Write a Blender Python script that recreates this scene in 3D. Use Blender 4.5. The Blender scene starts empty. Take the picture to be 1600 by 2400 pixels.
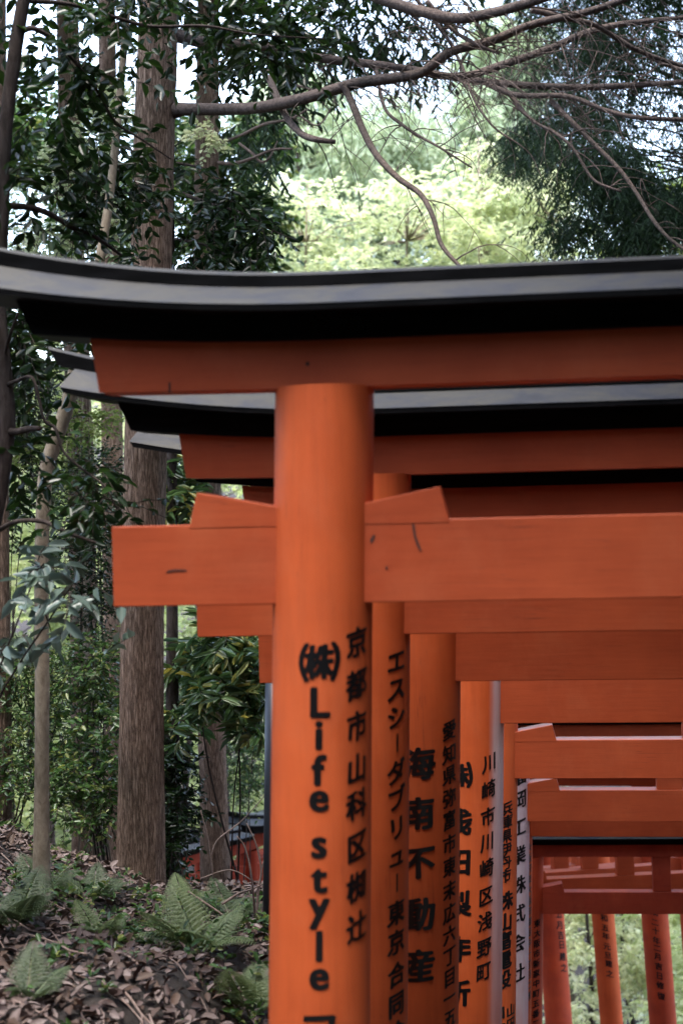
import bpy, bmesh, math, random
import numpy as np
from mathutils import Vector, Matrix
sc = bpy.context.scene
R_ = math.radians
rng = np.random.default_rng(11)
random.seed(5)

# ------------------------------------------------------------------ camera
F = 3333.33
CAM = Vector((0.0, 0.0, 3.0))
ROLL = R_(1.4)
RV = Vector((math.cos(ROLL), 0, -math.sin(ROLL)))
UV = Vector((math.sin(ROLL), 0, math.cos(ROLL)))
cd = bpy.data.cameras.new('camera')
cam = bpy.data.objects.new('camera', cd)
sc.collection.objects.link(cam)
cd.sensor_fit = 'HORIZONTAL'; cd.sensor_width = 24; cd.lens = 50
cd.clip_start = 0.1; cd.clip_end = 800
cd.dof.use_dof = True; cd.dof.focus_distance = 9.0; cd.dof.aperture_fstop = 2.2
cd.dof.aperture_blades = 9
cam.matrix_world = Matrix(((RV.x, UV.x, 0, CAM.x), (0, 0, -1, CAM.y), (RV.z, UV.z, 0, CAM.z), (0, 0, 0, 1)))
sc.camera = cam

def P(px, py, d):
    """a pixel of the 1600 x 2400 photograph at depth d -> the point in the place"""
    return CAM + Vector((0, d, 0)) + RV * ((px - 800) * d / F) + UV * ((1200 - py) * d / F)
def PX(p):
    v = p - CAM
    return 800 + F * v.dot(RV) / v.y, 1200 - F * v.dot(UV) / v.y

# ------------------------------------------------------------------ sky and sun
SUN_EL, SUN_AZ = R_(76), R_(196)          # azimuth from +Y towards +X
w = bpy.data.worlds.new('World'); sc.world = w; w.use_nodes = True
nt = w.node_tree
bg = nt.nodes['Background']
sky = nt.nodes.new('ShaderNodeTexSky'); sky.sky_type = 'NISHITA'; sky.sun_disc = False
sky.sun_elevation = SUN_EL; sky.sun_rotation = SUN_AZ
sky.air_density = 1.0; sky.dust_density = 1.5; sky.ozone_density = 0.6
hs = nt.nodes.new('ShaderNodeHueSaturation'); hs.inputs['Saturation'].default_value = .78      # thin cloud greys the blue
nt.links.new(sky.outputs[0], hs.inputs['Color']); nt.links.new(hs.outputs[0], bg.inputs[0]); bg.inputs[1].default_value = 0.15
sd = bpy.data.lights.new('sun', 'SUN'); sd.energy = 0.65; sd.angle = R_(20); sd.color = (1, .95, .86)
so = bpy.data.objects.new('sun', sd); sc.collection.objects.link(so)
sdir = Vector((math.sin(SUN_AZ) * math.cos(SUN_EL), math.cos(SUN_AZ) * math.cos(SUN_EL), math.sin(SUN_EL)))
so.rotation_euler = sdir.to_track_quat('Z', 'Y').to_euler(); so.location = (8, 10, 20)
sc.view_settings.view_transform = 'Standard'; sc.view_settings.look = 'None'
sc.view_settings.exposure = 3.12; sc.view_settings.gamma = 1
sc.cycles.max_bounces = 8; sc.cycles.diffuse_bounces = 4; sc.cycles.glossy_bounces = 3
sc.cycles.transmission_bounces = 4; sc.cycles.transparent_max_bounces = 4
sc.cycles.use_denoising = True
sc.cycles.sample_clamp_indirect = 4

# ------------------------------------------------------------------ materials
def mat(name):
    m = bpy.data.materials.new(name); m.use_nodes = True
    n = m.node_tree.nodes; b = n['Principled BSDF']
    return m, m.node_tree, b
def add(nt, t, **kw):
    n = nt.nodes.new(t)
    for k, v in kw.items():
        if k.startswith('i_'):
            key = k[2:]
            n.inputs[int(key) if key.isdigit() else key].default_value = v
        else: setattr(n, k, v)
    return n
def ramp(nt, fac, stops):
    r = nt.nodes.new('ShaderNodeValToRGB')
    e = r.color_ramp.elements
    while len(e) < len(stops): e.new(.5)
    for x, (p, c) in zip(e, stops): x.position = p; x.color = (*c, 1) if len(c) == 3 else c
    nt.links.new(fac, r.inputs[0]); return r
def coords(nt, scale, space='Object'):
    tc = nt.nodes.new('ShaderNodeTexCoord'); mp = nt.nodes.new('ShaderNodeMapping')
    mp.inputs['Scale'].default_value = scale
    nt.links.new(tc.outputs[space], mp.inputs[0]); return mp.outputs[0]

PX_BEAM = (1.2, 14, 14); PX_POST = (12, 12, 1.0)

def paint(name, c1, c2, rough=.42, coat=0.0, grain=(2, 14, 14), stain=.5, sheen_tint=None):
    m, nt, b = mat(name); L = nt.links.new
    v = coords(nt, (1.3, 1.3, 1.3))
    n1 = add(nt, 'ShaderNodeTexNoise', i_Scale=2.2, i_Detail=5.0, i_Roughness=.6); L(v, n1.inputs[0])
    r1 = ramp(nt, n1.outputs[0], [(.32, c2), (.68, c1)])
    g = add(nt, 'ShaderNodeTexNoise', i_Scale=3.0, i_Detail=6.0, i_Roughness=.65); L(coords(nt, grain), g.inputs[0])
    rg = ramp(nt, g.outputs[0], [(.3, (.80, .78, .76)), (.55, (1, 1, 1))])
    mx = add(nt, 'ShaderNodeMix', data_type='RGBA', blend_type='MULTIPLY'); mx.inputs[0].default_value = .5
    L(r1.outputs[0], mx.inputs[6]); L(rg.outputs[0], mx.inputs[7])
    # flaked and stained specks
    s = add(nt, 'ShaderNodeTexNoise', i_Scale=9.0, i_Detail=3.0, i_Roughness=.5, i_Distortion=.8); L(coords(nt, tuple(1 + .25 * (k - 1) for k in grain)), s.inputs[0])
    rs = ramp(nt, s.outputs[0], [(.745, (0, 0, 0)), (.775, (1, 1, 1))])
    ms = add(nt, 'ShaderNodeMath', operation='MULTIPLY'); ms.inputs[1].default_value = stain; L(rs.outputs[0], ms.inputs[0])
    m2 = add(nt, 'ShaderNodeMix', data_type='RGBA'); L(ms.outputs[0], m2.inputs[0]); L(mx.outputs[2], m2.inputs[6]); m2.inputs[7].default_value = (.06, .022, .016, 1)
    ck = add(nt, 'ShaderNodeTexNoise', i_Scale=2.0, i_Detail=2.0, i_Distortion=.4); L(coords(nt, tuple(2.2 * k if k > 5 else .35 * k for k in grain)), ck.inputs[0])
    rk = ramp(nt, ck.outputs[0], [(.488, (0, 0, 0)), (.497, (1, 1, 1)), (.506, (0, 0, 0))])
    cm = add(nt, 'ShaderNodeTexNoise', i_Scale=1.7, i_Detail=2.0); L(v, cm.inputs[0])
    rm = ramp(nt, cm.outputs[0], [(.52, (0, 0, 0)), (.66, (.75, .75, .75))])
    ml = add(nt, 'ShaderNodeMath', operation='MULTIPLY'); L(rk.outputs[0], ml.inputs[0]); L(rm.outputs[0], ml.inputs[1])
    m4 = add(nt, 'ShaderNodeMix', data_type='RGBA'); L(ml.outputs[0], m4.inputs[0]); L(m2.outputs[2], m4.inputs[6]); m4.inputs[7].default_value = (.16, .035, .02, 1)
    du = add(nt, 'ShaderNodeTexNoise', i_Scale=4.0, i_Detail=8.0, i_Roughness=.75, i_Distortion=.3); L(coords(nt, (1, 1, .6)), du.inputs[0])
    rd = ramp(nt, du.outputs[0], [(.50, (0, 0, 0)), (.80, (.30, .30, .30))])
    m5 = add(nt, 'ShaderNodeMix', data_type='RGBA'); L(rd.outputs[0], m5.inputs[0]); L(m4.outputs[2], m5.inputs[6]); m5.inputs[7].default_value = (.58, .165, .075, 1)
    out = m5.outputs[2]
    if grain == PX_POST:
        at = add(nt, 'ShaderNodeAttribute', attribute_name='painted_sheen'); bn = add(nt, 'ShaderNodeTexNoise', i_Scale=3.0, i_Detail=5.0); L(coords(nt, (4, 4, .9)), bn.inputs[0])
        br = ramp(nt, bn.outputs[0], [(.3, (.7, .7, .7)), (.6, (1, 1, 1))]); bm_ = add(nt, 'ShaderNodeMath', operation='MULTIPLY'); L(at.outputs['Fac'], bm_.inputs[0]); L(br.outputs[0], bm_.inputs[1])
        m6 = add(nt, 'ShaderNodeMix', data_type='RGBA'); L(bm_.outputs[0], m6.inputs[0]); L(out, m6.inputs[6]); m6.inputs[7].default_value = (.62, .50, .545, 1); out = m6.outputs[2]  # sky reflection mixed into the post colour as a pale tint
    if sheen_tint:                                            # sky sheen painted on as paler long patches
        f = add(nt, 'ShaderNodeTexNoise', i_Scale=1.2, i_Detail=4.0, i_Roughness=.55); L(coords(nt, (3, 3, .5)), f.inputs[0])
        rf = ramp(nt, f.outputs[0], [(.36, (0, 0, 0)), (.62, (.8, .8, .8))])
        m3 = add(nt, 'ShaderNodeMix', data_type='RGBA'); L(rf.outputs[0], m3.inputs[0]); L(out, m3.inputs[6]); m3.inputs[7].default_value = (*sheen_tint, 1)
        out = m3.outputs[2]
    L(out, b.inputs['Base Color'])
    rr = add(nt, 'ShaderNodeMapRange', i_3=rough - .07, i_4=rough + .1); L(n1.outputs[0], rr.inputs[0]); L(rr.outputs[0], b.inputs['Roughness'])
    b.inputs['Specular IOR Level'].default_value = .2
    b.inputs['Coat Weight'].default_value = coat; b.inputs['Coat Roughness'].default_value = .22
    bp = add(nt, 'ShaderNodeBump', i_Strength=.12, i_Distance=.01); L(g.outputs[0], bp.inputs['Height']); L(bp.outputs[0], b.inputs['Normal'])
    return m

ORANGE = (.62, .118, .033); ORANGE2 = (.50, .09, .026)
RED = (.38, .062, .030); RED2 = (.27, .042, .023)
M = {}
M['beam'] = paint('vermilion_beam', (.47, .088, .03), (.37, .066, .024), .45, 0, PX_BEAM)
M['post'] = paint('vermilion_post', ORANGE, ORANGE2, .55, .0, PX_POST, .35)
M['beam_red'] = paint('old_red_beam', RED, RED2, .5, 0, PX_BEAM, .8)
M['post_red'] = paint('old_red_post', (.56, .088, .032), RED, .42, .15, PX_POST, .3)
M['far_red'] = paint('shaded_red_paint', (.42, .06, .024), (.30, .042, .018), .6, 0, PX_BEAM, .5)  # tree shade put into the red of the far gates
M['post_pale'] = paint('pale_sheen_post', (.60, .14, .06), (.55, .11, .045), .34, .6, PX_POST, .3, sheen_tint=(.62, .42, .44))
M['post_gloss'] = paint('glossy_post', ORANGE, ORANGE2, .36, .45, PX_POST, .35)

m, nt, b = mat('black_lacquer'); v = coords(nt, (1, 6, 6))
n = add(nt, 'ShaderNodeTexNoise', i_Scale=6.0, i_Detail=6.0); nt.links.new(v, n.inputs[0])
r = ramp(nt, n.outputs[0], [(.35, (.0018, .0018, .0018)), (.7, (.006, .006, .0065))]); nt.links.new(r.outputs[0], b.inputs['Base Color'])
b.inputs['Roughness'].default_value = .5; b.inputs['Specular IOR Level'].default_value = .07; M['black'] = m
m, nt, b = mat('weathered_copper_sheet')
n = add(nt, 'ShaderNodeTexNoise', i_Scale=5.0, i_Detail=8.0, i_Roughness=.65, i_Distortion=.6); nt.links.new(coords(nt, (.8, 2, 2)), n.inputs[0])
r = ramp(nt, n.outputs[0], [(.28, (.008, .010, .014)), (.42, (.018, .020, .027)), (.58, (.036, .034, .028)), (.72, (.018, .020, .027))])
nt.links.new(r.outputs[0], b.inputs['Base Color']); b.inputs['Roughness'].default_value = .5; b.inputs['Specular IOR Level'].default_value = .2
n2 = add(nt, 'ShaderNodeTexNoise', i_Scale=40.0, i_Detail=4.0); nt.links.new(coords(nt, (1, 1, 1)), n2.inputs[0])
bp = add(nt, 'ShaderNodeBump', i_Strength=.15, i_Distance=.01); nt.links.new(n2.outputs[0], bp.inputs['Height']); nt.links.new(bp.outputs[0], b.inputs['Normal'])
M['sheet'] = m
m, nt, b = mat('black_brush_paint'); b.inputs['Base Color'].default_value = (.006, .006, .007, 1); b.inputs['Roughness'].default_value = .28; M['ink'] = m
m, nt, b = mat('dark_steel'); b.inputs['Base Color'].default_value = (.028, .034, .045, 1); b.inputs['Roughness'].default_value = .38; b.inputs['Metallic'].default_value = .3; M['steel'] = m

def bark(name, c1, c2, c3, sc_=(9, 9, 1.1), strength=.7, plates=0.0):
    m, nt, b = mat(name); L = nt.links.new
    v = coords(nt, sc_)
    n = add(nt, 'ShaderNodeTexNoise', i_Scale=3.5, i_Detail=10.0, i_Roughness=.75, i_Distortion=.6); L(v, n.inputs[0])
    n2 = add(nt, 'ShaderNodeTexNoise', i_Scale=1.1, i_Detail=4.0); L(coords(nt, (2.5, 2.5, 1.2)), n2.inputs[0])
    hgt = n.outputs[0]
    if plates:
        dv = add(nt, 'ShaderNodeVectorMath', operation='ADD'); sv = add(nt, 'ShaderNodeVectorMath', operation='SCALE'); sv.inputs['Scale'].default_value = .9
        L(n.outputs['Color'], sv.inputs[0]); L(v, dv.inputs[0]); L(sv.outputs[0], dv.inputs[1])
        vo = add(nt, 'ShaderNodeTexVoronoi', i_Scale=2.6); vo.feature = 'DISTANCE_TO_EDGE'; L(dv.outputs[0], vo.inputs[0])
        mr = add(nt, 'ShaderNodeMapRange', i_1=0.0, i_2=.22, i_3=1 - plates, i_4=1.0); L(vo.outputs[0], mr.inputs[0])
        mm = add(nt, 'ShaderNodeMath', operation='MULTIPLY'); L(n.outputs[0], mm.inputs[0]); L(mr.outputs[0], mm.inputs[1]); hgt = mm.outputs[0]
    r = ramp(nt, hgt, [(.22, c1), (.44, c2), (.66, c3)])
    r2 = ramp(nt, n2.outputs[0], [(.3, (.55, .56, .55)), (.5, (.95, .93, .92)), (.7, (1.2, 1.12, 1.05))])
    mx = add(nt, 'ShaderNodeMix', data_type='RGBA', blend_type='MULTIPLY'); mx.inputs[0].default_value = 1
    L(r.outputs[0], mx.inputs[6]); L(r2.outputs[0], mx.inputs[7]); L(mx.outputs[2], b.inputs['Base Color'])
    b.inputs['Roughness'].default_value = .9; b.inputs['Specular IOR Level'].default_value = .15
    bp = add(nt, 'ShaderNodeBump', i_Strength=strength, i_Distance=.025); L(hgt, bp.inputs['Height']); L(bp.outputs[0], b.inputs['Normal'])
    return m
M['cedar_bark'] = bark('cedar_bark', (.065, .042, .030), (.28, .195, .145), (.50, .375, .295), (24, 24, 2.6), 1.0, .45)
M['pale_bark'] = bark('pale_bark', (.09, .075, .05), (.24, .20, .15), (.38, .33, .25), (6, 6, 3), .4)
M['dark_bark'] = bark('dark_bark', (.014, .011, .010), (.040, .031, .027), (.09, .073, .065), (7, 7, 2), .5)
M['limb_bark'] = bark('limb_bark', (.035, .027, .023), (.11, .086, .076), (.21, .17, .15), (14, 14, 14), .8)
M['twig'] = bark('dry_twig', (.10, .07, .06), (.22, .16, .14), (.33, .27, .24), (9, 9, 9), .3)

def leaf_mat(name, cols, rough=.4, trans=.25, tcol=None, spec=.5):
    m, nt, b = mat(name); L = nt.links.new
    g = nt.nodes.new('ShaderNodeNewGeometry')
    st = [(i / max(1, len(cols) - 1), c) for i, c in enumerate(cols)]
    r = ramp(nt, g.outputs['Random Per Island'], st); L(r.outputs[0], b.inputs['Base Color'])
    b.inputs['Roughness'].default_value = rough; b.inputs['Specular IOR Level'].default_value = spec
    if trans:
        t = nt.nodes.new('ShaderNodeBsdfTranslucent'); mx = nt.nodes.new('ShaderNodeMixShader'); mx.inputs[0].default_value = trans
        hs = add(nt, 'ShaderNodeHueSaturation', i_Hue=.485, i_Saturation=1.1, i_Value=1.8); L(r.outputs[0], hs.inputs['Color']); L(hs.outputs[0], t.inputs[0])
        L(b.outputs[0], mx.inputs[1]); L(t.outputs[0], mx.inputs[2]); L(mx.outputs[0], nt.nodes['Material Output'].inputs[0])
    return m
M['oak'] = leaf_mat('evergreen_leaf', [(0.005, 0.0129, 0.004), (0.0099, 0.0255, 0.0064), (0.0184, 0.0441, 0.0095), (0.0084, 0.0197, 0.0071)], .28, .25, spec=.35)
M['shrub'] = leaf_mat('shrub_leaf', [(0.0184, 0.0424, 0.0142), (0.0391, 0.0862, 0.0219), (0.0714, 0.1392, 0.0351), (0.0288, 0.0637, 0.0241), (0.1842, 0.2122, 0.0549)], .3, .3, spec=.38)
M['broad'] = leaf_mat('pale_broad_leaf', [(0.081, 0.1215, 0.099), (0.117, 0.162, 0.135), (0.09, 0.135, 0.09)], .34, .15)
M['rhodo'] = leaf_mat('long_leaf', [(0.0412, 0.0864, 0.0329), (0.0706, 0.1358, 0.047), (0.1176, 0.1852, 0.0647), (0.0882, 0.1482, 0.0882), (0.3528, 0.321, 0.0706)], .26, .25, spec=.6)
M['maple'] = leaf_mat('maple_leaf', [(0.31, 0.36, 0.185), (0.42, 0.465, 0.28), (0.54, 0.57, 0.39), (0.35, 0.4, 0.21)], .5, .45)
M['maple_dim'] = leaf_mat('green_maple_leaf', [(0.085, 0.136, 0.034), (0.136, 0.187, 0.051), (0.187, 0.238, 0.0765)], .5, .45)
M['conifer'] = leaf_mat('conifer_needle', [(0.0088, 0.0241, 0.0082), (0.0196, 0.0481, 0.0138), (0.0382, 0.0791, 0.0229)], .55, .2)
M['far_conifer'] = leaf_mat('far_conifer_needle', [(0.25, 0.31, 0.17), (0.34, 0.4, 0.25), (0.43, 0.48, 0.33)], .6, .35)  # haze put into the pale needle colour
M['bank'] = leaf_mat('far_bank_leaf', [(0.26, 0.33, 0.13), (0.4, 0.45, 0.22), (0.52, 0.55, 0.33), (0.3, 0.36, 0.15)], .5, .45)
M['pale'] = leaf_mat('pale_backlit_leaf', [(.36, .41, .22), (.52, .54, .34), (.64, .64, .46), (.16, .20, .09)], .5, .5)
M['woods'] = leaf_mat('shading_woods_leaf', [(.010, .018, .008), (.02, .032, .014)], .6, 0, spec=.2)
M['fern'] = leaf_mat('fern_leaf', [(0.105, 0.15, 0.06), (0.14, 0.19, 0.08), (0.18, 0.225, 0.105)], .5, .25)
M['dark_fern'] = leaf_mat('shaded_fern_leaf', [(0.045, 0.07, 0.03), (0.06, 0.09, 0.038), (0.08, 0.11, 0.05)], .5, .25)  # darker copy of the fern colour, with the shade put in
M['litter'] = leaf_mat('dead_leaf', [(0.0328, 0.0201, 0.0164), (0.0876, 0.0584, 0.0511), (0.1459, 0.1058, 0.0949), (0.2007, 0.157, 0.1459), (0.0584, 0.0328, 0.0219), (0.1095, 0.073, 0.0547)], .6, 0, spec=.35)
m, nt, b = mat('forest_soil')
n = add(nt, 'ShaderNodeTexNoise', i_Scale=14.0, i_Detail=8.0, i_Roughness=.7); nt.links.new(coords(nt, (1, 1, 1)), n.inputs[0])
r = ramp(nt, n.outputs[0], [(.3, (.008, .006, .005)), (.55, (.026, .019, .015)), (.75, (.06, .045, .036))]); nt.links.new(r.outputs[0], b.inputs['Base Color']); b.inputs['Roughness'].default_value = .9
bp = add(nt, 'ShaderNodeBump', i_Strength=.8, i_Distance=.04); nt.links.new(n.outputs[0], bp.inputs['Height']); nt.links.new(bp.outputs[0], b.inputs['Normal'])
M['soil'] = m
m, nt, b = mat('stone_step')
n = add(nt, 'ShaderNodeTexNoise', i_Scale=20.0, i_Detail=8.0); nt.links.new(coords(nt, (1, 1, 1)), n.inputs[0])
r = ramp(nt, n.outputs[0], [(.3, (.035, .035, .03)), (.7, (.11, .105, .095))]); nt.links.new(r.outputs[0], b.inputs['Base Color']); b.inputs['Roughness'].default_value = .85
M['stone'] = m

# ------------------------------------------------------------------ object helpers
COL = sc.collection
def link(name, me, m, parent=None, smooth=False):
    o = bpy.data.objects.new(name, me); COL.objects.link(o)
    if m is not None and not me.materials: me.materials.append(m)
    if smooth:
        me.polygons.foreach_set('use_smooth', [True] * len(me.polygons))
    if parent is not None: o.parent = parent
    return o
def pymesh(name, V, Fc):
    me = bpy.data.meshes.new(name); me.from_pydata([tuple(v) for v in V], [], Fc); me.update(); return me
def thing(name, label, cat, loc, rz=0, group=None):
    o = bpy.data.objects.new(name, None); COL.objects.link(o); o.empty_display_size = .2
    o.location = loc; o.rotation_euler = (0, 0, rz)
    o['label'] = label; o['category'] = cat
    if group: o['group'] = group
    return o
def tag(o, label, cat, group=None):
    o['label'] = label; o['category'] = cat
    if group: o['group'] = group
    return o
def structure(o): o['kind'] = 'structure'; return o

class Tubes:
    """collects tubes; builds ONE mesh"""
    def __init__(s): s.V = []; s.F = []
    def tube(s, pts, rad, sides=8, rough=0.0, seed=0, cap=True):
        pts = [Vector(p) for p in pts]; n = len(pts); b0 = len(s.V)
        rs = np.random.default_rng(seed)
        ph = rs.uniform(0, 6.28, 6)
        ref = Vector((0, 1, .13)).normalized()
        for i, p in enumerate(pts):
            t = (pts[min(i + 1, n - 1)] - pts[max(i - 1, 0)]).normalized()
            a = t.cross(ref)
            if a.length < .05: a = t.cross(Vector((1, 0, 0)))
            a.normalize(); c = t.cross(a)
            for k in range(sides):
                q = 2 * math.pi * k / sides
                r = rad[i]
                if rough:
                    r *= 1 + rough * (math.sin(5 * q + ph[0] + .12 * i) * .4 + math.sin(9 * q + ph[1] - .17 * i) * .35 + math.sin(15 * q + ph[2] + .4 * math.sin(.35 * i)) * .35 + rs.normal() * .30)
                s.V.append(p + a * (r * math.cos(q)) + c * (r * math.sin(q)))
        for i in range(n - 1):
            for k in range(sides):
                k2 = (k + 1) % sides
                s.F.append((b0 + i * sides + k, b0 + i * sides + k2, b0 + (i + 1) * sides + k2, b0 + (i + 1) * sides + k))
        if cap:
            s.F.append(tuple(b0 + (n - 1) * sides + k for k in range(sides)))
            s.F.append(tuple(b0 + k for k in reversed(range(sides))))
    def build(s, name, m, parent=None, origin=None):
        o_ = origin or Vector((0, 0, 0))
        return link(name, pymesh(name, [v - o_ for v in s.V], s.F), m, parent, True)

def spline(pts, n):
    """Catmull-Rom through rows (x,y,..), n points"""
    a = np.array(pts, float); k = len(a)
    if k < 3: return [a[0] + (a[-1] - a[0]) * t for t in np.linspace(0, 1, n)]
    ext = np.vstack([2 * a[0] - a[1], a, 2 * a[-1] - a[-2]]); out = []
    for t in np.linspace(0, k - 1 - 1e-6, n):
        i = int(t); f = t - i; p0, p1, p2, p3 = ext[i:i + 4]
        out.append(.5 * (2 * p1 + (p2 - p0) * f + (2 * p0 - 5 * p1 + 4 * p2 - p3) * f * f + (3 * p1 - p0 - 3 * p2 + p3) * f ** 3))
    return out
def pxpath(rows, n=None):
    """rows (px, py, depth, width_px) -> smooth points and radii"""
    s = spline(rows, n or max(6, 5 * len(rows)))
    return [P(r[0], r[1], r[2]) for r in s], [max(.002, r[3]) * .5 * r[2] / F for r in s]

# leaves ------------------------------------------------------------
LB = np.array([(0, 0, 0), (-.42, .30, .10), (-.40, .66, .08), (0, 1, -.10), (.40, .66, .08), (.42, .30, .10)])
LF = np.array([0, 3, 2, 1, 0, 5, 4, 3])
def norm(a): return a / np.maximum(1e-9, np.linalg.norm(a, axis=-1, keepdims=True))
def leaf_mesh(name, pos, d, up, length, aspect, base=None):
    B = LB if base is None else base
    N = len(pos); d = norm(d); s = norm(np.cross(d, up)); u = np.cross(s, d)
    length = np.broadcast_to(np.asarray(length, float), (N,))
    L3 = length[:, None, None]
    V = pos[:, None, :] + L3 * (B[None, :, 0:1] * aspect * s[:, None, :] + B[None, :, 1:2] * d[:, None, :] + B[None, :, 2:3] * u[:, None, :])
    V = V.reshape(-1, 3)
    me = bpy.data.meshes.new(name)
    me.vertices.add(len(V)); me.vertices.foreach_set('co', V.astype(np.float32).ravel())
    idx = (np.arange(N)[:, None] * 6 + LF[None, :]).ravel()
    me.loops.add(len(idx)); me.loops.foreach_set('vertex_index', idx.astype(np.int32))
    me.polygons.add(N * 2); me.polygons.foreach_set('loop_start', (np.arange(N * 2) * 4).astype(np.int32))
    me.polygons.foreach_set('loop_total', np.full(N * 2, 4, np.int32))
    me.update(); me.validate()
    return me
def rnd_unit(n): return norm(rng.normal(size=(n, 3)))
def clump_twigs(clumps, n, L, droop=.2, outward=.7):
    """twigs starting in ellipsoid clumps [(cx,cy,cz,rx,ry,rz)]"""
    c = np.array(clumps, float); wgt = (c[:, 3] * c[:, 4] * c[:, 5]) ** .66; wgt /= wgt.sum()
    k = rng.choice(len(c), n, p=wgt)
    u = rnd_unit(n) * (rng.uniform(0, 1, (n, 1)) ** .45)
    S = c[k, :3] + u * c[k, 3:]
    T = norm(u * outward + rng.normal(size=(n, 3)) * .5 + np.array([0, 0, -droop]))
    Ln = L * rng.uniform(.5, 1.3, n)
    return S, T, Ln
def twig_leaves(S, T, Ln, per, flat=.6, side=.9, hang=.15):
    n = len(S); k = np.repeat(np.arange(n), per)
    t = np.tile(np.linspace(.12, 1, per), n) + rng.normal(size=n * per) * .03
    pos = S[k] + T[k] * (Ln[k] * t)[:, None] + np.array([0, 0, -1]) * (Ln[k] * t * t * .22)[:, None]
    sv = norm(np.cross(T[k], np.array([0, 0, 1.0]) + rng.normal(size=(n * per, 3)) * .15))
    sg = np.tile(np.where(np.arange(per) % 2, 1.0, -1.0), n)[:, None]
    d = T[k] * .55 + sv * sg * side + rng.normal(size=(n * per, 3)) * .28 + np.array([0, 0, -hang])
    up = np.array([0, 0, 1.0]) * flat + rng.normal(size=(n * per, 3)) * (1 - flat) * .9 + .25 * T[k]
    return pos, d, up
def twig_tubes(name, S, T, Ln, r, m, parent, origin):
    """thin three-sided twigs as one mesh"""
    n = len(S); a = norm(np.cross(T, np.array([.3, .2, 1.0]))); b = np.cross(T, a); V = []
    E = S + T * Ln[:, None] + np.array([0, 0, -1]) * (Ln * .22)[:, None]; Mid = S + T * (Ln * .5)[:, None] + np.array([0, 0, -1]) * (Ln * .055)[:, None]
    for C, rr in ((S, r), (Mid, r * .7), (E, r * .3)):
        for q in (0, 2.094, 4.189): V.append(C + rr * (math.cos(q) * a + math.sin(q) * b))
    V = np.stack(V, 1).reshape(-1, 3) - np.array(origin)
    Fc = []
    for i in range(n):
        o = i * 9
        for lv in (0, 3):
            for q in range(3):
                q2 = (q + 1) % 3; Fc.append((o + lv + q, o + lv + q2, o + lv + 3 + q2, o + lv + 3 + q))
    return link(name, pymesh(name, V, Fc), m, parent)
def pclump(px, py, d, rx, ry, rd):
    """clump centred at a photo pixel at depth d; radii rx, ry in photo pixels, rd in metres of depth"""
    p = P(px, py, d); return (p.x, p.y, p.z, rx * d / F, rd, ry * d / F)
def crown(parent, origin, clumps, twigs, L, per, leaf, aspect, m, droop=.2, flat=.6, hang=.15, outward=.7, twig_m=None, twig_r=.004, name='crown', twig_name='twigs', base=None, side=.9):
    S, T, Ln = clump_twigs(clumps, twigs, L, droop, outward)
    pos, d, up = twig_leaves(S, T, Ln, per, flat, side, hang)
    me = leaf_mesh(name, pos - np.array(origin), d, up, leaf * rng.uniform(.65, 1.25, len(pos)), aspect, base)
    o = link(name, me, m, parent)
    if twig_m is not None: twig_tubes(twig_name, S, T, Ln, twig_r, twig_m, parent, origin)
    return o
# ------------------------------------------------------------------ ground
def smooth(a, b, x):
    t = np.clip((x - a) / (b - a), 0, 1); return t * t * (3 - 2 * t)
def path_x(y): return np.interp(y, [0, 4.6, 6, 7, 10, 14.5, 17, 19, 22], [.9, 1.2, 1.6, 1.9, 2.4, 3.1, 3.2, 2.7, 1.0])
def ground_z(x, y):
    x = np.asarray(x, float); y = np.asarray(y, float)
    path = np.interp(y, [-50, 0, 4.6, 9.7, 14.5, 17, 20, 27, 40, 80, 150], [.2, -1.65, -2.6, -4.6, -6.9, -8.1, -9.2, -10.5, -6, 5, 16])
    bank = np.interp(y, [-50, 0, 5, 9.7, 13, 17, 22, 28, 40, 80, 150], [.5, -1.1, -1.83, -2.62, -3.6, -6.4, -9.4, -10.5, -6, 5, 16])
    bank = bank + np.clip(-x - .75, 0, 3) ** 2 * .24 * smooth(16, 8, y)
    dx = path_x(y) - 1.55 - x
    k = smooth(-.1, 1.1, dx)
    z = path * (1 - k) + bank * k
    dr = x - (path_x(y) + 1.6)
    z = z + smooth(0, 6, dr) * 1.0 * smooth(26, 12, y)
    z = z + .06 * np.sin(x * 2.1 + 1.3 * np.sin(y * .9)) * np.sin(y * 1.7 + .6) + .03 * np.sin(x * 5.3 + y * 3.1)
    return z + CAM.z
def ground_mesh(name, xs, ys, dz=0):
    X, Y = np.meshgrid(xs, ys); Z = ground_z(X, Y) + dz
    V = np.stack([X, Y, Z], -1).reshape(-1, 3); nx = len(xs); Fc = []
    for j in range(len(ys) - 1):
        for i in range(nx - 1): Fc.append((j * nx + i, j * nx + i + 1, (j + 1) * nx + i + 1, (j + 1) * nx + i))
    return pymesh(name, V, Fc)
xs = np.concatenate([np.linspace(-160, -12, 20), np.linspace(-11, 9, 101), np.linspace(10, 160, 20)])
ys = np.concatenate([np.linspace(-60, -2, 10), np.linspace(-1.5, 26, 130), np.linspace(27, 240, 40)])
structure(link('ground', ground_mesh('ground', xs, ys), M['soil'], None, True))

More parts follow.
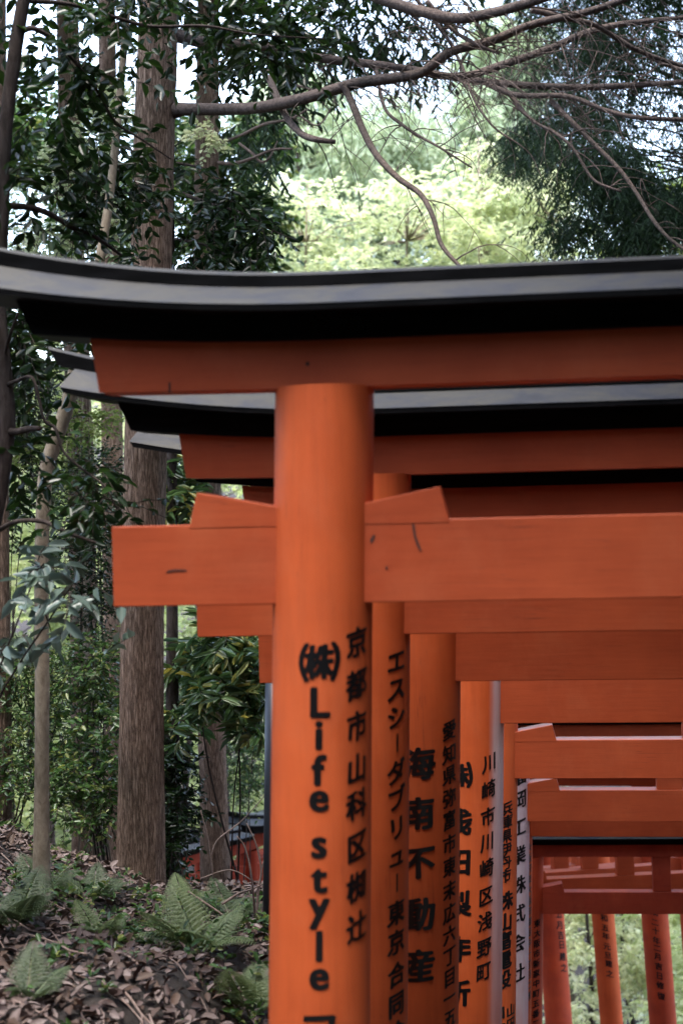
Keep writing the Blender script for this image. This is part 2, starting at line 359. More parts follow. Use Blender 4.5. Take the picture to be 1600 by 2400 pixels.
# the stepped path under the gates
V = []; Fc = []
yy = 2.0
while yy < 16:
    y1 = yy + .42; z = float(ground_z(path_x(yy), yy)) + .06
    for (x, y, zz) in ((-1.45, yy, z - .5), (1.45, yy, z - .5), (1.45, y1 - .01, z - .5), (-1.45, y1 - .01, z - .5)):
        V.append((path_x(yy) + x, y, zz))
    for (x, y) in ((-1.45, yy), (1.45, yy), (1.45, y1 - .01), (-1.45, y1 - .01)): V.append((path_x(yy) + x, y, z))
    b_ = len(V) - 8
    Fc += [tuple(b_ + q for q in f) for f in ((4, 5, 6, 7), (0, 1, 5, 4), (1, 2, 6, 5), (2, 3, 7, 6), (3, 0, 4, 7))]
    yy = y1
structure(link('path', pymesh('path', V, Fc), M['stone']))

# ------------------------------------------------------------------ torii gates
def rise(x, h2, k, x0=.06):
    dl = np.maximum(0, x0 - x); dr = np.maximum(0, x - (h2 - x0)); return k * (dl * dl + dr * dr)
def beam(name, prof, xl, xr, h2, m, parent, sc_, n=36):
    """prof: list of (y, z, end_offset, rise_k); the beam runs along x, its ends cut to each corner's own offset"""
    k = len(prof); V = []; Fc = []
    for i in range(n + 1):
        t = i / n
        for (y, z, e, rk) in prof:
            x = (xl - e) + (xr - xl + 2 * e) * t
            V.append((x, y, z + float(rise(x / sc_, h2 / sc_, rk)) * sc_))
    for i in range(n):
        for j in range(k):
            j2 = (j + 1) % k
            Fc.append((i * k + j, i * k + j2, (i + 1) * k + j2, (i + 1) * k + j))
    Fc.append(tuple(range(k))[::-1]); Fc.append(tuple(n * k + j for j in range(k)))
    me = pymesh(name, V, Fc)
    bm = bmesh.new(); bm.from_mesh(me); bmesh.ops.recalc_face_normals(bm, faces=bm.faces); bm.to_mesh(me); bm.free()
    return link(name, me, m, parent)
def solid(name, pts_front, y0, y1, m, parent, bev=.004):
    """a plate cut to outline pts_front (x,z), from y0 to y1, edges eased"""
    bm = bmesh.new(); a = [bm.verts.new((x, y0, z)) for x, z in pts_front]; c = [bm.verts.new((x, y1, z)) for x, z in pts_front]
    bm.faces.new(a); bm.faces.new(c[::-1]); n = len(a)
    for i in range(n): bm.faces.new((a[i], c[i], c[(i + 1) % n], a[(i + 1) % n]))
    bmesh.ops.recalc_face_normals(bm, faces=bm.faces)
    if bev: bmesh.ops.bevel(bm, geom=bm.edges[:] , offset=bev, segments=1, affect='EDGES')
    me = bpy.data.meshes.new(name); bm.to_mesh(me); bm.free()
    return link(name, me, m, parent)

GLYPH = {}
def glyph(ch, bold):
    key = (ch, bold)
    if key in GLYPH: return GLYPH[key]
    cu = bpy.data.curves.new('glyph', 'FONT'); cu.body = ch; cu.size = 1; cu.offset = 0; cu.resolution_u = 3
    o = bpy.data.objects.new('glyph', cu); COL.objects.link(o); bpy.context.view_layer.update()
    me = bpy.data.meshes.new_from_object(o.evaluated_get(bpy.context.evaluated_depsgraph_get()))
    bm = bmesh.new(); bm.from_mesh(me)
    for i in range(1, 16):
        bmesh.ops.bisect_plane(bm, geom=bm.verts[:] + bm.edges[:] + bm.faces[:], plane_co=(i / 16, 0, 0), plane_no=(1, 0, 0))
    V = [v.co.copy() for v in bm.verts]; bm.verts.index_update(); Fc = [[v.index for v in f.verts] for f in bm.faces]
    xsn = [v.x for v in V]; ysn = [v.y for v in V]
    cx, cy = (min(xsn) + max(xsn)) / 2, (min(ysn) + max(ysn)) / 2
    if ord(ch) > 0x2000: cx, cy = .5, .38
    bm.free(); bpy.data.objects.remove(o); bpy.data.meshes.remove(me); bpy.data.curves.remove(cu)
    GLYPH[key] = ([(v.x - cx, v.y - cy) for v in V], Fc); return GLYPH[key]

def torii(lab, d, nb, th, h, H, s=1.0, sil=None, ax=None, cx=None, gap=.40, r=.16, lean=1.9, gk=True, mats=('beam', 'post'), text=(), rtext=(), rlean=None, hn=.26, mp_r=None, painted_sheen=None):
    """d depth of the pillar line at its visible pillar; nb photo y of the tie beam's underside; th yaw in degrees; h half span"""
    th = R_(th); bx = Vector((math.cos(th), -math.sin(th), 0))
    if sil is not None: ax = sil - r * s * F / d
    if ax is not None: A = P(ax, nb, d)
    else: A = P(cx, nb, d) - bx * h
    H = max(1.9, A.z - float(ground_z(A.x, A.y)))
    root = thing('torii_gate', lab, 'torii gate', A - Vector((0, 0, H)), -th, 'torii gates over the stepped path')
    W = Matrix.Translation(root.location) @ Matrix.Rotation(-th, 4, 'Z')
    Z = H; beam_m, post_m = M[mats[0]], M[mats[1]]
    h2 = 2 * h; top = Z + hn * s + gap * s
    tl = math.tan(R_(lean)); tr = math.tan(R_(rlean if rlean is not None else lean))
    pil = []
    for sgn, x0, tt in ((1, 0, tl), (-1, h2, tr)):
        V = []; Fc = []; n = 48; rings = 14; zb = -.8
        for i in range(rings + 1):
            z = zb + (top + .004 - zb) * i / rings
            rr = r * s * (1.0 + .035 * (Z - z) / max(1, Z))
            for k in range(n):
                q = 2 * math.pi * k / n; V.append((x0 + sgn * tt * (z - Z) + rr * math.cos(q), rr * math.sin(q), z))
        for i in range(rings):
            for k in range(n): Fc.append((i * n + k, i * n + (k + 1) % n, (i + 1) * n + (k + 1) % n, (i + 1) * n + k))
        po = link('pillar', pymesh('pillar', V, Fc), M[mp_r] if (mp_r and sgn < 0) else post_m, root, True)
        if painted_sheen and painted_sheen[0] == sgn:                # sky reflection painted pale into one side of this post
            at = po.data.attributes.new('painted_sheen', 'FLOAT', 'POINT')
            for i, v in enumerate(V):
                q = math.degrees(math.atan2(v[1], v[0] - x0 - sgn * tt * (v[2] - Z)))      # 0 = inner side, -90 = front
                a_ = max(0, min(1, (q - painted_sheen[1]) / (painted_sheen[2] - painted_sheen[1]))) if q < 60 else 0
                a_ = a_ * a_ * (3 - 2 * a_) * max(0, min(1, (v[2] - Z + painted_sheen[4]) / painted_sheen[5]))
                at.data[i].value = a_ * painted_sheen[3]
        pil.append(po)
    t = .075 * s
    e = .674 * s
    solid('tie_beam', [(-e, Z), (h2 + e, Z), (h2 + e, Z + hn * s), (-e, Z + hn * s)], -t, t, beam_m, root, .003)
    zt = Z + hn * s
    for x0, sg in ((0, -1), (0, 1), (h2, -1), (h2, 1)):
        pts = [(x0 + sg * .12 * s, zt - .012), (x0 + sg * .4185 * s, zt - .012), (x0 + sg * .39 * s, zt + .103 * s), (x0 + sg * .12 * s, zt + .05 * s)]
        if sg < 0: pts = pts[::-1]
        solid('wedge', pts, -t - .0015, t + .0015, beam_m, root, .002)
    if gk: solid('center_strut', [(h - .105 * s, zt + .001), (h + .105 * s, zt + .001), (h + .105 * s, top - .001), (h - .105 * s, top - .001)], -t * .8, t * .8, beam_m, root)
    k1, k2, k3, k4, k5 = .0145, .055, .083, .098, .107
    z0 = top; z1 = z0 + .15 * s; z2 = z1 + .078 * s; z3 = z2 + .02 * s; z4 = z3 + .064 * s; z5 = z4 + .040 * s
    def rect(ya, za, ea, ka, zb, eb, kb): return [(-ya, za, ea, ka), (ya, za, ea, ka), (ya, zb, eb, kb), (-ya, zb, eb, kb)]
    beam('lower_lintel', rect(.075 * s, z0, .704 * s, k1, z1 - .001, .729 * s, k2), 0, h2, h2, beam_m, root, s)
    beam('upper_lintel', rect(.105 * s, z1, .915 * s, k2, z2 - .001, .965 * s, k3), 0, h2, h2, M['black'], root, s)
    beam('roof_board', rect(.22 * s, z2, 1.15 * s, k3, z3 - .001, 1.164 * s, k3), 0, h2, h2, M['black'], root, s)
    beam('roof_slope', [(-.222 * s, z3, 1.166 * s, k3), (.222 * s, z3, 1.166 * s, k3), (.132 * s, z4, 1.127 * s, k4), (-.132 * s, z4, 1.127 * s, k4)], 0, h2, h2, M['sheet'], root, s)
    rc = beam('ridge_cap', [(-.122 * s, z4 + .001, 1.20 * s, k4), (.122 * s, z4 + .001, 1.20 * s, k4), (.122 * s, z5, 1.235 * s, k5), (.107 * s, z5 + .012 * s, 1.24 * s, k5), (-.107 * s, z5 + .012 * s, 1.24 * s, k5), (-.122 * s, z5, 1.235 * s, k5)], 0, h2, h2, M['black'], root, s)
    rc.data.materials.append(M['sheet'])
    for p in rc.data.polygons:
        if p.normal.z > .3: p.material_index = 1
    # writing down the pillars
    Wi = W.inverted(); cl = Wi @ CAM
    for (grp, pobj, x0, sg, tt) in ((text, pil[0], 0, 1, tl), (rtext, pil[1], h2, -1, tr)):
        for colm in grp:
            V = []; Fc = []
            for item in colm['t']:
                ch, py = item[0], item[1]
                px = colm['x'] + (item[2] if len(item) > 2 else 0) + colm.get('dx', 0) * (py - colm['t'][0][1])
                em = colm['em'] * (item[3] if len(item) > 3 else 1); bold = colm.get('bold', .02)
                dd = (W @ Vector((x0, 0, Z))).y - r * s * .9
                z = (Wi @ P(px, py, dd)).z
                axw = W @ Vector((x0 + sg * tt * (z - Z), 0, z)); axp = PX(axw)[0]
                rr = r * s * (1.0 + .035 * (Z - z) / max(1, Z))
                q = math.asin(max(-.97, min(.97, (px - axp) / (rr * F / axw.y))))
                vx, vy = cl.x - (x0 + sg * tt * (z - Z)), cl.y
                q += math.atan2(vx, -vy)
                G, GF = glyph(ch, bold); b0 = len(V)
                for ci in range(7):
                  ox, oz = (0, 0) if ci == 0 else (1.25 * bold * math.cos(ci * 1.0472 + .35), .8 * bold * math.sin(ci * 1.0472 + .35))
                  Fc += [[b0 + ci * len(G) + i for i in f] for f in GF]
                  for gx, gz in G:
                    wv = .022 * math.sin(6.5 * gz + 3.1 * gx + py) if ord(ch) > 255 else 0
                    gx += ox + wv; gz += oz + .6 * wv
                    zz = z + gz * em * colm.get('ky', 1) + gx * em * colm.get('sh', .10) * 1.25
                    rz = r * s * (1.0 + .035 * (Z - zz) / max(1, Z)) + .0012 + .00012 * ci
                    qq = q + gx * em * colm.get('kx', 1) / rr
                    V.append((x0 + sg * tt * (zz - Z) + rz * math.sin(qq), -rz * math.cos(qq), zz))
            link('inscription', pymesh('inscription', V, Fc), M['ink'], pobj)
    return root

LS = list
TH = 6.9
G1 = torii('nearest vermilion torii gate, its pillar lettered in Latin and Japanese', 4.6, 1411, TH, 1.36, None, sil=873, gap=.428, r=.161, text=(
    dict(x=747, em=.150, bold=.034, sh=0, t=[('L', 1645, 3, .88), ('i', 1722, 0, .88), ('f', 1803, 0, .88), ('e', 1876, 0, .88)]),
    dict(x=747, em=.150, bold=.034, sh=0, t=[('s', 1985, 0, .88), ('t', 2062, 0, .88), ('y', 2140, 0, .88), ('l', 2215, 0, .88), ('e', 2293, 0, .88)]),
    dict(x=747, em=.128, bold=.034, sh=0, t=[('フ', 2412)]), dict(x=748, em=.129, bold=.034, sh=.04, t=[('㈱', 1551)]),
    dict(x=835, em=.098, bold=.034, sh=.14, kx=.95, t=[('京', 1507), ('都', 1605), ('市', 1704), ('山', 1804), ('科', 1891), ('区', 1990), ('椥', 2085), ('辻', 2180)])))
G2 = torii('second torii gate, a katakana column down its pillar', 5.6, 1484, TH, 1.36, None, sil=961, gap=.36, text=(
    dict(x=928, em=.098, bold=.036, sh=.14, t=[('エ', 1551), ('ス', 1616), ('シ', 1682), ('｜', 1745, 0, .7), ('ダ', 1811), ('ブ', 1876), ('リ', 1944), ('ュ', 2010), ('｜', 2074, 0, .7), ('東', 2144), ('京', 2213), ('合', 2290), ('同', 2362), ('会', 2430)]),
    ))
G3 = torii('third torii gate, large characters half hidden behind the second pillar', 6.4, 1593, TH, 1.40, None, s=1.08, sil=1079, gap=.385, text=(
    dict(x=980, em=.150, bold=.036, sh=.08, t=[('海', 1790), ('南', 1905), ('不', 2020), ('動', 2142), ('産', 2262)]),
    dict(x=1052, em=.088, bold=.030, sh=.14, t=[('愛', 1714), ('知', 1769), ('県', 1819), ('弥', 1873), ('富', 1925), ('市', 1982), ('東', 2036), ('末', 2092), ('広', 2146), ('六', 2197), ('丁', 2248), ('目', 2298), ('一', 2346), ('五', 2395)])))
G4 = torii('fourth torii gate, its pillar glossy and pale along one edge', 7.8, 1692, TH, 1.36, None, sil=1180, r=.163, mats=('beam', 'post_gloss'), painted_sheen=(1, -58, -42, .95, 2.6, 2.2), text=(
    dict(x=1077, em=.148, bold=.036, sh=.08, dx=-.012, t=[('㈱', 1818), ('浅', 1928), ('田', 2022), ('製', 2120), ('作', 2225), ('所', 2330)]),
    dict(x=1146, em=.103, bold=.026, sh=.2, dx=-.028, kx=.85, t=[('川', 1787), ('崎', 1850), ('市', 1914), ('川', 1973), ('崎', 2035), ('区', 2100), ('浅', 2160), ('野', 2220), ('町', 2276)])))
G5 = torii('fifth torii gate, fully seen tie beam and a small wedge by its pillar', 9.7, 1821, TH, 1.36, None, sil=1212, r=.15, text=(
    dict(x=1188, em=.096, bold=.030, sh=.15, dx=-.03, t=[('兵', 1896), ('庫', 1927), ('県', 1960), ('伊', 1992), ('丹', 2023), ('市', 2054)]),
    dict(x=1184, em=.130, bold=.036, sh=.15, dx=-.03, t=[('株', 2112), ('山', 2162), ('富', 2206), ('電', 2251), ('設', 2298)]),
    dict(x=1165, em=.11, bold=.036, sh=.1, t=[('山', 2372), ('本', 2412)]),
    dict(x=1196, em=.09, bold=.030, sh=.1, t=[('山', 2372), ('田', 2404)])))
G6 = torii('sixth torii gate, its pillar painted almost white as sky sheen', 12.0, 1921, TH, 1.32, None, sil=1240, mats=('beam', 'post'), painted_sheen=(1, -105, -80, 1.0, 2.6, 1.2), text=(
    dict(x=1216, em=.16, bold=.026, sh=.2, dx=-.01, t=[('福', 1820), ('岡', 1875), ('工', 1940), ('業', 2005), ('株', 2075), ('式', 2143), ('会', 2212), ('社', 2282)]),))
G7 = torii('seventh torii gate, a narrow orange pillar edge beside the pale pillar', 13.0, 1957, TH, 1.16, None, sil=1247, gap=.2, text=(
    dict(x=1240, em=.085, bold=.02, sh=.15, dx=-.004, t=[(c, 1990 + 25 * i) for i, c in enumerate('大阪府東大阪市御厨中一丁目二番')]),))
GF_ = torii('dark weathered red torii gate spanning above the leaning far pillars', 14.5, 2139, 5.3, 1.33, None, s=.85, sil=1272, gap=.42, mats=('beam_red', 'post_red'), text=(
    dict(x=1258, em=.085, bold=.026, sh=.15, dx=-.015, t=[(c, 2165 + 23.5 * i) for i, c in enumerate('東大阪市新家中町五番二三')]),))
torii('turned torii gate with orange center strut just beyond the dark red gate', 15.5, 2100, -4.6, 1.25, None, s=.9, cx=1465, r=.17, lean=3)
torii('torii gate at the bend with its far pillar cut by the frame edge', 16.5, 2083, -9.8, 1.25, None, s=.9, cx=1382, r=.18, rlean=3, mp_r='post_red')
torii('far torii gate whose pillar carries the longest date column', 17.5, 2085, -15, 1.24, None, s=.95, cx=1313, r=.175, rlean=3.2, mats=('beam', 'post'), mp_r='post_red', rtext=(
    dict(x=1532, em=.095, bold=.030, sh=-.2, dx=.085, t=[('成', 2138), ('二', 2162), ('十', 2182), ('年', 2205), ('二', 2223), ('月', 2243), ('吉', 2266), ('日', 2288), ('修', 2311), ('復', 2336)]),))
torii('far torii gate with the thinnest, brightest orange lettered pillar', 18.5, 2085, -20, 1.20, None, s=.95, cx=1216, r=.155, rlean=3.6, rtext=(
    dict(x=1415, em=.10, bold=.030, sh=-.2, dx=.10, t=[('和', 2152), ('五', 2175), ('年', 2195), ('元', 2219), ('旦', 2240), ('建', 2260), ('之', 2284)]),))
torii('far torii gate with the leftmost of the leaning lettered pillars', 19.5, 2085, -26, 1.20, None, s=.98, cx=1112, r=.19, rlean=3.4, mp_r='post_red', rtext=(
    dict(x=1309, em=.125, bold=.030, sh=-.15, dx=.09, t=[('五', 2144), ('月', 2170), ('吉', 2194), ('日', 2217), ('建', 2245), ('之', 2272)]),))
# gates further round the bend, seen from outside through the trees
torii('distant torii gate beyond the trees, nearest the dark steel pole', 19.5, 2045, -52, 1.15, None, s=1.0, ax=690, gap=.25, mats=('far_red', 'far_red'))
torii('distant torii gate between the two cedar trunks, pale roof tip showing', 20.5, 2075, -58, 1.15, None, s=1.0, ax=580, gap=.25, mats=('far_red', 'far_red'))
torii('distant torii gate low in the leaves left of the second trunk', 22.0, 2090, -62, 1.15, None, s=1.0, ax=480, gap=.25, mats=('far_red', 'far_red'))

# flaked paint and scratches on the nearest tie beam and lintel
def chip(gate, part, px, py, outline, depth):
    po = [c for c in gate.children if c.name.split('.')[0] == part][0]
    W = Matrix.Translation(gate.location) @ Matrix.Rotation(gate.rotation_euler.z, 4, 'Z'); Wi = W.inverted(); V = []
    d = 4.5
    for ux, uy in outline:
        p = Wi @ P(px + ux, py + uy, d); c = Wi @ CAM
        k = (-depth - c.y) / (p.y - c.y); q = c + (p - c) * k; V.append((q.x, -depth - .0006, q.z))
    n = len(V); V += [(x, y - .0012, z) for x, y, z in V]
    Fc = [tuple(range(n, 2 * n))] + [(i, (i + 1) % n, n + (i + 1) % n, n + i) for i in range(n)]
    link('paint_chip', pymesh('paint_chip', V, Fc), M['chip'], po)
m, nt, b = mat('bare_weathered_wood'); b.inputs['Base Color'].default_value = (.07, .022, .014, 1); b.inputs['Roughness'].default_value = .9; M['chip'] = m
chip(G1, 'tie_beam', 968, 1226, [(-3, 0), (3, 2), (5, 14), (7, 30), (14, 48), (20, 66), (15, 64), (8, 52), (2, 34), (-2, 14)], .075)
chip(G1, 'tie_beam', 872, 1262, [(-6, 4), (0, -6), (5, -10), (7, -4), (3, 6), (-3, 11)], .075)
chip(G1, 'tie_beam', 905, 1330, [(-3, 0), (2, -4), (4, 1), (0, 5)], .075)
chip(G1, 'tie_beam', 400, 1338, [(-12, 3), (-4, -2), (10, -4), (38, -3), (36, 1), (10, 1), (-4, 4)], .075)
chip(G1, 'lower_lintel', 720, 852, [(-5, 0), (0, -6), (6, -2), (4, 5), (-2, 6)], .075)
chip(G1, 'lower_lintel', 398, 910, [(-3, -14), (2, -15), (3, 0), (1, 12), (-3, 10)], .075)
chip(G5, 'tie_beam', 1170, 1642, [(-4, -3), (4, -1), (7, 3), (0, 4), (-3, 2)], .075)

# the dark pole
t = Tubes(); a, b_ = P(640, 1570, 8.0), P(634, 2300, 8.0)
t.tube([a, a + (b_ - a) * .5, b_], [.044, .046, .05], 24)
root = thing('steel_pole', 'dark blue-grey steel pole behind the nearest pillar', 'pole', (b_.x, b_.y, b_.z))
t.build('shaft', M['steel'], root, b_)
t = Tubes(); t.tube([a + Vector((0, 0, -.02)), a + Vector((0, 0, .035))], [.05, .047], 24); t.build('pole_cap', M['steel'], root, b_)
# ------------------------------------------------------------------ trunks
NEEDLE = np.array([(0, 0, 0), (-.30, .22, .04), (-.42, .70, .0), (0, 1, -.12), (.42, .70, .0), (.30, .22, .04)])
def tree(name, label, cat, rows, bk, sides=18, rough=.03, group=None, n=None):
    pts, rad = pxpath(rows, n)
    base = min(pts, key=lambda p: p.z)
    root = thing(name, label, cat, base, 0, group)
    t = Tubes(); t.tube(pts, rad, sides, rough, abs(len(rows) * 7 + int(rows[0][0]))); t.build('trunk', M[bk], root, base)
    return root, base
def limb(root, base, rows, bk, name='limb', sides=8, rough=.04, n=None):
    pts, rad = pxpath(rows, n)
    t = Tubes(); t.tube(pts, rad, sides, rough, abs(int(rows[0][1]))); t.build(name, M[bk], root, base); return pts, rad

# the main cedar trunk
r1, b1 = tree('cedar_tree', 'big ridged cedar trunk whose bare limbs cross the top right', 'tree',
    [(385, -900, 9.7, 70), (378, -300, 9.7, 84), (372, 0, 9.7, 90), (362, 300, 9.7, 94), (355, 600, 9.7, 96), (342, 1000, 9.7, 98), (336, 1300, 9.7, 99), (332, 1700, 9.7, 103), (330, 2000, 9.7, 112), (328, 2070, 9.7, 122), (322, 2180, 9.7, 150)], 'cedar_bark', 84, .032, n=150)
LIMBS = [
    [(405, 258, 9.7, 40), (440, 255, 9.6, 30), (560, 254, 9.4, 28), (640, 245, 9.2, 28), (740, 222, 9.0, 27), (830, 195, 8.9, 26), (920, 182, 8.8, 25), (990, 168, 8.7, 23), (1055, 120, 8.6, 22), (1150, 95, 8.5, 21), (1250, 55, 8.4, 19), (1400, 20, 8.3, 17), (1560, -45, 8.2, 14)],
    [(400, 78, 9.7, 34), (480, 98, 9.9, 26), (560, 101, 10.0, 24), (640, 110, 10.0, 22), (730, 132, 10.0, 21), (840, 146, 10.0, 20), (940, 158, 10.0, 18), (1100, 186, 10.0, 17), (1250, 200, 10.0, 16), (1400, 203, 10.0, 15), (1620, 190, 10.0, 12)],
    [(395, -190, 9.7, 34), (600, -110, 9.2, 30), (800, -40, 8.8, 28), (905, 0, 8.6, 27), (985, 25, 8.5, 27), (1070, 42, 8.4, 25), (1150, 30, 8.3, 24), (1240, 5, 8.2, 22), (1400, -50, 8.1, 18)],
    [(985, 168, 8.8, 14), (1080, 178, 9.0, 13), (1180, 150, 9.1, 14), (1290, 112, 9.2, 13), (1360, 80, 9.2, 12), (1440, 58, 9.2, 11), (1520, 48, 9.2, 9), (1620, 38, 9.2, 7)],
    [(800, 192, 8.9, 13), (822, 235, 8.9, 14), (848, 300, 8.8, 13), (880, 360, 8.7, 12), (930, 415, 8.6, 11), (985, 455, 8.5, 10), (1015, 510, 8.4, 9), (1035, 575, 8.3, 8), (1085, 632, 8.2, 6)],
    [(630, 180, 9.4, 13), (648, 225, 9.3, 13), (672, 275, 9.2, 12), (705, 312, 9.1, 12), (740, 326, 9.0, 11), (786, 332, 9.0, 8)],
    [(1140, 195, 9.9, 10), (1210, 222, 9.8, 10), (1330, 225, 9.6, 9), (1420, 258, 9.5, 8), (1500, 275, 9.4, 8), (1620, 280, 9.4, 7)],
    [(1290, 235, 9.7, 9), (1340, 285, 9.6, 9), (1400, 345, 9.5, 8), (1450, 395, 9.4, 8), (1490, 450, 9.3, 7), (1530, 515, 9.2, 7), (1570, 560, 9.1, 6), (1640, 610, 9.0, 5)],
    [(1245, 22, 8.4, 11), (1330, 42, 8.5, 10), (1400, 60, 8.6, 9), (1470, 105, 8.7, 9), (1540, 135, 8.8, 8), (1640, 165, 8.9, 6)],
    [(1400, 62, 9.2, 8), (1450, 90, 9.2, 8), (1510, 125, 9.1, 7), (1560, 150, 9.1, 7), (1640, 175, 9.0, 5)],
    [(1170, 190, 10.0, 7), (1225, 260, 9.8, 7), (1260, 290, 9.7, 6), (1300, 310, 9.6, 6), (1345, 350, 9.5, 5), (1390, 420, 9.4, 5), (1455, 448, 9.3, 4)],
    [(880, 155, 10.0, 7), (900, 250, 9.8, 6), (940, 290, 9.7, 6), (985, 320, 9.6, 5), (1030, 345, 9.5, 4), (1105, 392, 9.4, 3)],
    [(1000, 0, 8.5, 8), (1050, 60, 8.5, 7), (1110, 100, 8.4, 6), (1170, 125, 8.4, 5)],
    [(960, -20, 9.6, 7), (1035, 70, 9.6, 6), (1080, 150, 9.6, 6), (1110, 230, 9.5, 5), (1150, 290, 9.4, 4), (1200, 330, 9.4, 3)],
]
LIMBS = [rw if i < 3 else [(a, b, c, 1.35 * q) for a, b, c, q in rw] for i, rw in enumerate(LIMBS)]
lp = [limb(r1, b1, rw, 'limb_bark', 'limb', 10 if i < 3 else 7, .05, 40 if i < 3 else None) for i, rw in enumerate(LIMBS)]
# drooping bare twigs off the limbs, one mesh
tw = Tubes(); rr = random.Random(3)
for i, (pts, rad) in enumerate(lp):
    k0 = 12 if i < 3 else 2
    cnt = {0: 40, 1: 46, 2: 32, 3: 22, 4: 8, 5: 3}.get(i, 12)
    for q in range(cnt):
        j = rr.randrange(min(k0, len(pts) - 3), len(pts) - 1); p = Vector(pts[j])
        L = rr.uniform(.25, .95) * (1 if i < 4 else .6)
        sx = rr.choice((-.5, .25, .6, .8, 1.0)); up = rr.uniform(-.5, .5); dep = rr.uniform(-.5, .5)
        v = Vector((sx, dep, up)).normalized(); pp = [p]; n = 9
        for s_ in range(n):
            v = (v + Vector((rr.gauss(0, .16), rr.gauss(0, .12), rr.gauss(0, .12) - .13))).normalized(); pp.append(pp[-1] + v * (L / n))
        r0 = rr.uniform(.0028, .0062)
        tw.tube(pp, [r0 * (1 - .8 * e / n) for e in range(n + 1)], 5)
        if rr.random() < .8:
            for _ in range(2):
                e = rr.randrange(2, 8); v2 = (Vector((rr.uniform(-.6, .8), rr.uniform(-.4, .4), rr.uniform(-.9, .1)))).normalized(); p2 = [pp[e]]
                for s_ in range(6):
                    v2 = (v2 + Vector((rr.gauss(0, .15), rr.gauss(0, .1), -.12 + rr.gauss(0, .1)))).normalized(); p2.append(p2[-1] + v2 * L * .08)
                tw.tube(p2, [r0 * .6 * (1 - .12 * e2) for e2 in range(7)], 4)
tw.build('bare_twigs', M['limb_bark'], r1, b1)
crown(r1, b1, [pclump(380 + dx, -900 + dy, 9.7 + dz, 420, 260, 1.5) for dx, dy, dz in ((-300, 0, -1), (300, 50, 0), (700, 100, 1), (0, -400, 0), (900, -300, 2), (400, -700, 1))], 900, .5, 8, .16, .35, M['conifer'], .6, .3, .4, base=NEEDLE)

# the other trunks
r2, b2 = tree('cedar_tree', 'second cedar trunk, paler, seen through between trunk and gate roofs', 'tree',
    [(492, -700, 14, 50), (488, 0, 14, 52), (486, 300, 14, 54), (482, 600, 14, 58), (488, 1150, 14, 60), (496, 1700, 14, 64), (504, 2000, 14, 70), (510, 2330, 14, 90)], 'cedar_bark', 30, .03, n=110)
for rw in ([(500, 380, 14, 9), (550, 382, 13.8, 8), (590, 370, 13.6, 7), (640, 350, 13.4, 6), (685, 348, 13.3, 4)], [(500, 340, 14, 8), (560, 318, 13.8, 7), (620, 290, 13.6, 7), (680, 278, 13.4, 6), (720, 255, 13.3, 4)],
           [(560, 335, 13.8, 6), (590, 358, 13.6, 6), (610, 378, 13.6, 6), (630, 370, 13.5, 5), (650, 330, 13.5, 3)], [(700, 270, 13.4, 5), (750, 290, 13.4, 4), (800, 200, 13.2, 3)], [(500, 200, 14, 9), (600, 160, 13.6, 8), (700, 200, 13.4, 6), (770, 215, 13.3, 5), (830, 190, 13.2, 3)]):
    limb(r2, b2, rw, 'twig', 'dead_branch', 6)
crown(r2, b2, [pclump(600, 330, 14.2, 60, 70, .5), pclump(640, 230, 14.5, 70, 60, .5), pclump(720, 140, 14.5, 110, 70, .6), pclump(820, 90, 14.6, 90, 60, .6), pclump(480, -420, 14, 400, 300, 1.5), pclump(750, -150, 14, 250, 160, 1.5), pclump(900, 60, 15, 90, 50, .6), pclump(980, 130, 15, 60, 40, .6), pclump(1060, 30, 15, 80, 50, .6)], 1000, .32, 9, .13, .3, M['conifer'], .9, .25, .8, base=NEEDLE, twig_m=M['dark_bark'])
r3, b3 = tree('cedar_tree', 'straight brown cedar trunk half hidden behind leafy branches', 'tree',
    [(150, -600, 13, 46), (158, 0, 13, 50), (164, 300, 13, 54), (168, 550, 13, 56), (186, 1000, 13, 60), (194, 1400, 13, 62), (202, 1900, 13, 68), (208, 2300, 13, 90)], 'cedar_bark', 28, .03, n=100)
crown(r3, b3, [pclump(100, -400, 13, 400, 250, 1.5), pclump(160, -250, 13.4, 150, 80, .8)], 900, .4, 9, .15, .3, M['conifer'], .7, .3, .5, base=NEEDLE)
r4, b4 = tree('cedar_tree', 'slender far cedar trunk beside the big ridged trunk', 'tree',
    [(244, -500, 17, 38), (250, 0, 17, 40), (256, 500, 17, 44), (262, 1000, 17, 50), (268, 1500, 17, 52), (274, 2350, 17, 70)], 'cedar_bark', 24, .03, n=90)
crown(r4, b4, [pclump(250, -350, 17, 250, 200, 1.5)], 500, .4, 9, .15, .3, M['conifer'], .7, .3, .5, base=NEEDLE)
r7, b7 = tree('cedar_tree', 'brown trunk cut by the left frame edge, low down', 'tree',
    [(-6, -300, 11, 36), (-2, 600, 11, 38), (2, 1300, 11, 40), (5, 1750, 11, 44), (4, 2250, 11, 62)], 'cedar_bark', 24, .03, n=90)
crown(r7, b7, [pclump(-50, -450, 11, 260, 200, 1.2)], 500, .4, 9, .15, .3, M['conifer'], .7, .3, .5, base=NEEDLE)

